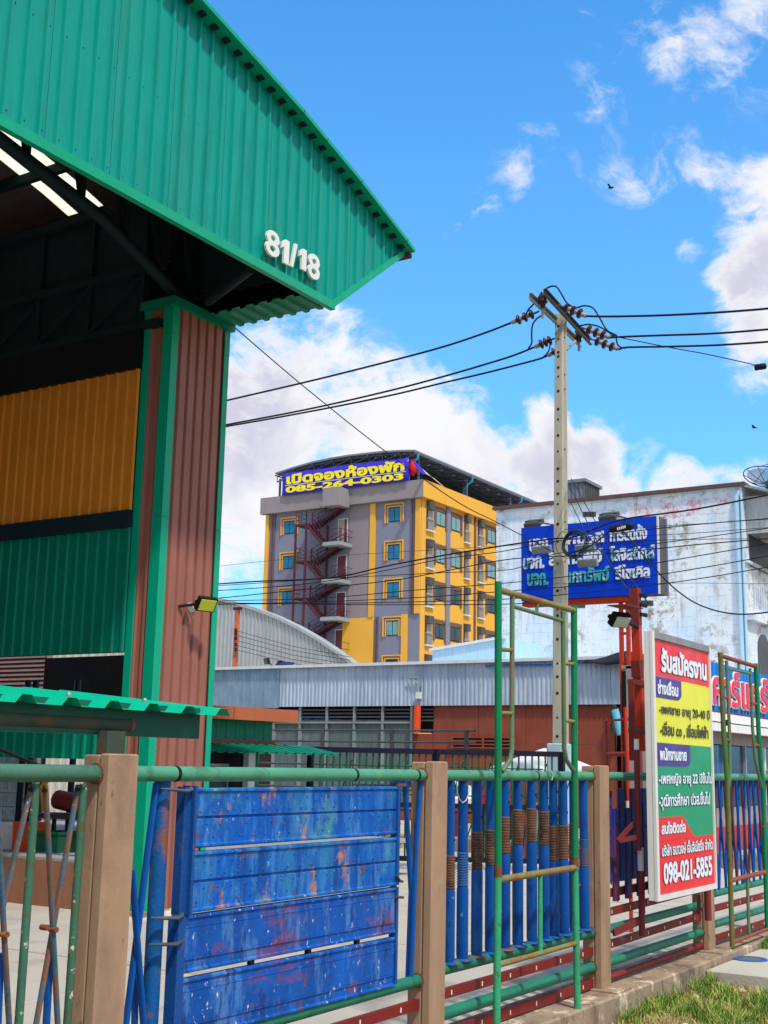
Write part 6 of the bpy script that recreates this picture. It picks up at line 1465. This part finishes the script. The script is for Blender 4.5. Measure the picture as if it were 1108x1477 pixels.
wire('jumper loop arching over the crossarm top to the upper right string', PXc-1.0, [(785, 418), (795, 413), (803, 414), (810, 424), (818, 437), (830, 445)], .017, 'jumper', 'jumper wire', grp=G2)
wire('jumper hanging from the near arm end to the upper left wire', PXc-1.0, [(782, 421), (772, 436), (762, 447), (757, 459)], .017, 'jumper', 'jumper wire', grp=G2)
wire('jumper curving down beside the pole face to the middle left wire', PXc, [(784, 454), (774, 460), (768, 470), (767, 485), (767, 495), (762, 503)], .017, 'jumper', 'jumper wire', grp=G2)
wire('jumper loop from the upper right string down to the middle right wire', PXc, [(832, 444), (843, 441), (855, 444), (863, 455), (872, 471), (878, 478), (890, 484)], .017, 'jumper', 'jumper wire', grp=G2)
wire('short jumper from the middle left string to the lowest left wire', PXc+.6, [(794, 493), (792, 505), (785, 514), (776, 519)], .017, 'jumper', 'jumper wire', grp=G2)
wire('flat jumper above the lower right strings', PXc+.5, [(836, 470), (850, 468), (866, 472), (884, 483), (891, 486)], .017, 'jumper', 'jumper wire', grp=G2)
wire('tail jumper joining the lowest right wire', PXc+1.0, [(889, 487), (891, 497), (898, 502), (905, 501)], .017, 'jumper', 'jumper wire', grp=G2)
wire('thin stay wire sloping from the crossarm to the black splice at the right edge', PXc+.3, [(850, 478), (900, 488), (960, 500), (1020, 511), (1088, 526)], .010)
t = thing('splice_case', 'small black splice case hanging at the right edge of the sky', 'splice case', A3(1097, 529, PXc))
c_ = Vector(A3(1097, 529, PXc)); obj('case', MB().lathe(c_+Vector((0, .11, 0)), [(.02, 0), (.055, .01), (.06, .03), (.055, .10), (.06, .12), (.055, .2), (.02, .22)], 12, nY), 'dark', t); obj('hook', MB().tube([A3(1084, 526, PXc), A3(1090, 528, PXc)], .012, 6), 'galv', t)
G3 = 'telephone and low voltage cables across the middle'
XC_ = PXc-.25
CB = [
 ('thick twisted cable rising from the apartment stairs to the crossing at the pole', [(230, 848), (312, 842.5), (372, 838.5), (480, 833), (560, 816), (640, 801), (740, 785), (800, 777), (830, 774), (895, 750), (1000, 735), (1108, 714)], .026),
 ('cable just under the thick twisted one, meeting it left of the stairs', [(230, 857), (312, 852), (400, 846), (480, 837), (560, 822), (640, 806), (720, 796), (800, 781), (900, 768), (1000, 757), (1108, 748)], .015),
 ('cable passing straight under the billboard top line of lettering', [(230, 850), (312, 845), (420, 838), (520, 832), (640, 826), (740, 821), (800, 799), (900, 790), (1000, 777), (1108, 762)], .013),
 ('cable dipping behind the pole at the second billboard line', [(230, 868), (312, 863), (420, 852), (560, 838), (640, 824), (740, 806), (860, 800), (1000, 786), (1108, 777)], .017),
 ('pair of cables sloping to the right over the lower half of the billboard', [(230, 872), (312, 867), (460, 863), (600, 851), (740, 840), (860, 826), (1000, 803), (1108, 784)], .015),
 ('third cable from the bottom crossing the billboard lower edge', [(230, 876), (312, 872), (460, 868), (600, 862), (740, 852), (860, 842), (1000, 821), (1108, 802)], .015),
 ('second lowest cable crossing below the billboard', [(230, 873), (312, 871.5), (500, 870), (680, 866), (760, 862), (880, 851), (1000, 836), (1108, 818)], .015),
 ('lowest dark cable running nearly level below the billboard', [(230, 871), (312, 869.5), (500, 872), (680, 872), (740, 871), (790, 868)], .015),
 ('faint thin cable across the upper storey of the apartment block', [(230, 826), (312, 817), (420, 806), (560, 797), (700, 789), (800, 783)], .007),
 ('thin bright cable level across the flaking wall near the right edge', [(800, 842), (900, 842), (1000, 841), (1108, 842)], .007),
 ('thin cable skimming the top of the billboard to the right edge', [(812, 779), (900, 774), (1000, 769), (1108, 761)], .010),
 ('thin greenish cable between the two thick ones at the right edge', [(812, 786), (900, 781), (1000, 778), (1108, 777)], .010),
 ('thin cable with a small splice tail in front of the faded red lettering', [(812, 768), (900, 762), (1000, 756), (1108, 749)], .008)]
for i, (lb, pts, r) in enumerate(CB): wire(lb, XC_-.02*(i % 5), pts, r*.62, 'cable', 'cable', grp=G3, n=5)
wire('cable sagging in a deep loop from the splice box to the right edge', XC_+.3, [(897, 764), (915, 785), (940, 815), (970, 846), (1000, 868), (1030, 880), (1060, 885.5), (1090, 885), (1130, 880)], .014, 'cable', 'cable')
wire('long drop wire from the warehouse gable down to the pole', 12.0, [(334, 468), (380, 508), (450, 567), (560, 654), (660, 724), (720, 755), (800, 797)], .0085, 'drop_wire', 'cable', x2=XF_-.05)
for i, (p, q) in enumerate((((821, 700), (905, 850)), ((822, 722), (870, 800)), ((824, 690), (935, 870)))):
    pts = [p, ((p[0]+q[0])/2-3, (p[1]+q[1])/2+3), q]
    wire(('steep thin service wire from the pole to the red post top', 'shortest steep service wire beside the cable coil', 'outer steep service wire crossing the billboard')[i], PXc, pts, .009 if i < 1 else .008, 'service_wire', 'wire', x2=12.0, grp='steep service wires right of the pole')
# coil of spare cable
t = thing('cable_coil', 'coil of dark green cable hung on the right side of the utility pole', 'cable coil', A3(829, 785, PXc-.3))
for k in range(4):
    r = .205+.022*k; c_ = Vector(A3(828.5+k*.4, 785, PXc-.28-.03*k)); obj('turn', MB().tube([c_+Vector((0.02*math.sin(3*t_), -r*math.cos(t_), r*1.0*math.sin(t_))) for t_ in np.linspace(0, 2*math.pi, 33)], .011, 6), 'cable_green' if k % 2 else 'cable', t)
c_ = Vector(A3(822, 784, PXc-.3)); obj('turn', MB().tube([c_+Vector((0, -.29*math.cos(t_), .29*math.sin(t_))) for t_ in np.linspace(.6, 5.6, 25)], .006, 5), 'cable', t)
t = thing('splice_box', 'black cylindrical cable splice box with a white marking, right of the coil', 'splice box', A3(897, 762, PXc-.5))
c0 = Vector(A3(879, 764, PXc-.5)); c1 = Vector(A3(914, 758.5, PXc-.5)); d = (c1-c0).normalized(); L = (c1-c0).length
obj('case', MB().lathe(c0, [(.02, 0), (.06, .02), (.075, .07), (.07, .08), (.07, L*.45), (.08, L*.47), (.08, L*.53), (.07, L*.55), (.07, L-.08), (.075, L-.07), (.06, L-.02), (.02, L)], 16, d), 'dark', t)
s_ = Vector(A3(890, 764.5, PXc-.59)); mb = MB()
for k in range(5): mb.box(PXc-.585, PXc-.575, s_.y-.035*k-.022, s_.y-.035*k, s_.z-.0+.006*k, s_.z+.05+.006*k)
obj('white_mark', mb, 'white_metal', t)
wire('short cable feeding the splice box from the pole', PXc-.5, [(818, 800), (850, 788), (870, 774), (880, 765)], .013, 'cable', 'cable')
# small birds
for (p, q, s, lb) in ((881, 271, .13, 'small dark bird flying above the utility pole'), (1088, 617, .09, 'tiny dark bird near the right edge of the sky')):
    c_ = Vector(A3(p, q, 40)); t = thing('bird', lb, 'bird', tuple(c_), 'birds in the sky')
    obj('body', MB().tube([c_+Vector((0, -s, 0)), c_, c_+Vector((0, s*.8, .02))], [.01, s*.35, .01], 6), 'bird', t)
    for sg in (-1, 1): obj('wing', MB()._add([c_+Vector((0, -.03, 0)), c_+Vector((0, .05, 0)), c_+Vector((sg*s*1.2, .02+s*.4, s*.9)), c_+Vector((sg*s*.9, -.02+s*.3, s*.9))], [(0,1,2,3)]), 'bird', t)

# ------------------------------------------------------------ grass on the verge
def grass(name, n, xr, yr, dens, hmin, hmax, cols, seed, label, zb=-.17):
    g = np.random.default_rng(seed); V = []; F = []; MI = []
    k = 0
    while k < n:
        x = g.uniform(*xr); y = g.uniform(*yr)
        if g.random() > dens(x, y): 
            continue
        h = g.uniform(hmin, hmax)*(0.5+.8*dens(x, y)); a = g.uniform(0, 2*math.pi); w = g.uniform(.0025, .005); ln = g.uniform(.1, .8)*h; b = a+g.uniform(-.8, .8)
        dx, dy = math.cos(a)*w, math.sin(a)*w; lx, ly = math.cos(b+1.57)*ln, math.sin(b+1.57)*ln; i = len(V)
        V += [(x-dx, y-dy, zb), (x+dx, y+dy, zb), (x+dx*.8+lx*.35, y+dy*.8+ly*.35, zb+h*.6), (x-dx*.8+lx*.35, y-dy*.8+ly*.35, zb+h*.6), (x+lx, y+ly, zb+h)]
        F += [(i, i+1, i+2, i+3), (i+3, i+2, i+4)]; c_ = int(g.integers(0, len(cols))); MI += [c_, c_]; k += 1
    me = bpy.data.meshes.new(name); me.from_pydata(V, [], F)
    for c_ in cols: me.materials.append(MT[c_])
    me.polygons.foreach_set('material_index', MI); me.update()
    o = bpy.data.objects.new(name, me); COL.objects.link(o); tag(o, label, 'grass', kind='stuff'); return o
sX = sl[0][0]
cl = [(random.uniform(8.3, 12), random.uniform(2.4, 3.40), random.uniform(.08, .20)) for _ in range(30)]+[(8.7+.19*i+random.uniform(-.07,.07), 3.42, random.uniform(.05, .12)) for i in range(12)]
def dn_(x, y):
    if x > sX-.02 and y > 1.2: return 0
    d_ = max(math.exp(-((x-a)**2+(y-b)**2)/(2*(r*.55)**2)) for a, b, r in cl); return min(1, .03+d_)
grass('grass', 7000, (8.0, 13.2), (2.0, 3.47), dn_, .03, .12, ['grass_a', 'grass_b', 'grass_c', 'grass_dry', 'grass_a'], 3, 'patchy green grass growing along the foot of the kerb')
grass('dry_grass', 7000, (8.0, 13), (2.0, 3.47), lambda x, y: 0 if x > sX-.02 else max(.02, .5+.5*math.sin(x*5.1+1.3*y)*math.sin(y*7.7-x)), .012, .045, ['grass_dry', 'grass_dry2', 'grass_c'], 5, 'dry yellow stubble between the green tufts')
grass('grass', 500, (11.55, 12.6), (3.36, 3.49), lambda x, y: math.exp(-((x-12.35)**2)/.02), .04, .10, ['grass_a', 'grass_b'], 9, 'small green tuft growing between slab and kerb', -.06)
tag(obj('weed', MB().lathe((10.6, 9.2, -.1), [(.02, 0), (.09, .06), (.05, .12)], 7), 'grass_a'), 'small green weed at the foot of the brown pillar', 'weed')
for i in range(14):
    x, y = 10.2+random.uniform(-.2, 1.3), 9.45+random.uniform(-.25, .12)
    if i == 0: gq = thing('rubble', 'broken concrete lumps along the foot of the brown pillar', 'rubble', (10.7, 9.4, -.1))
    r = random.uniform(.03, .08); obj('lump', MB().lathe((x, y, -.11), [(r, 0), (r*1.1, r*.4), (r*.5, r*.9)], 6), 'gravel_white', gq)
tag(obj('pillar_base_edge', MB().box(XL-.1, XR_+.1, YC-.12, YC+.3, -.13, -.06), 'kerb'), 'rough concrete strip under the brown pillar', 'footing')

for i in range(12):   # small stones and litter leaves on the bare soil
    x, y = random.uniform(8.7, 10.5), random.uniform(2.7, 3.4); r = random.uniform(.012, .035)
    if i == 0: st_ = thing('scattered_stones', 'small pale stones scattered on the bare soil by the kerb', 'stones', (9.5, 3.1, -.17))
    obj('stone', MB().lathe((x, y, -.172), [(r, 0), (r*1.15, r*.4), (r*.5, r*.8)], 6), 'gravel_white', st_)
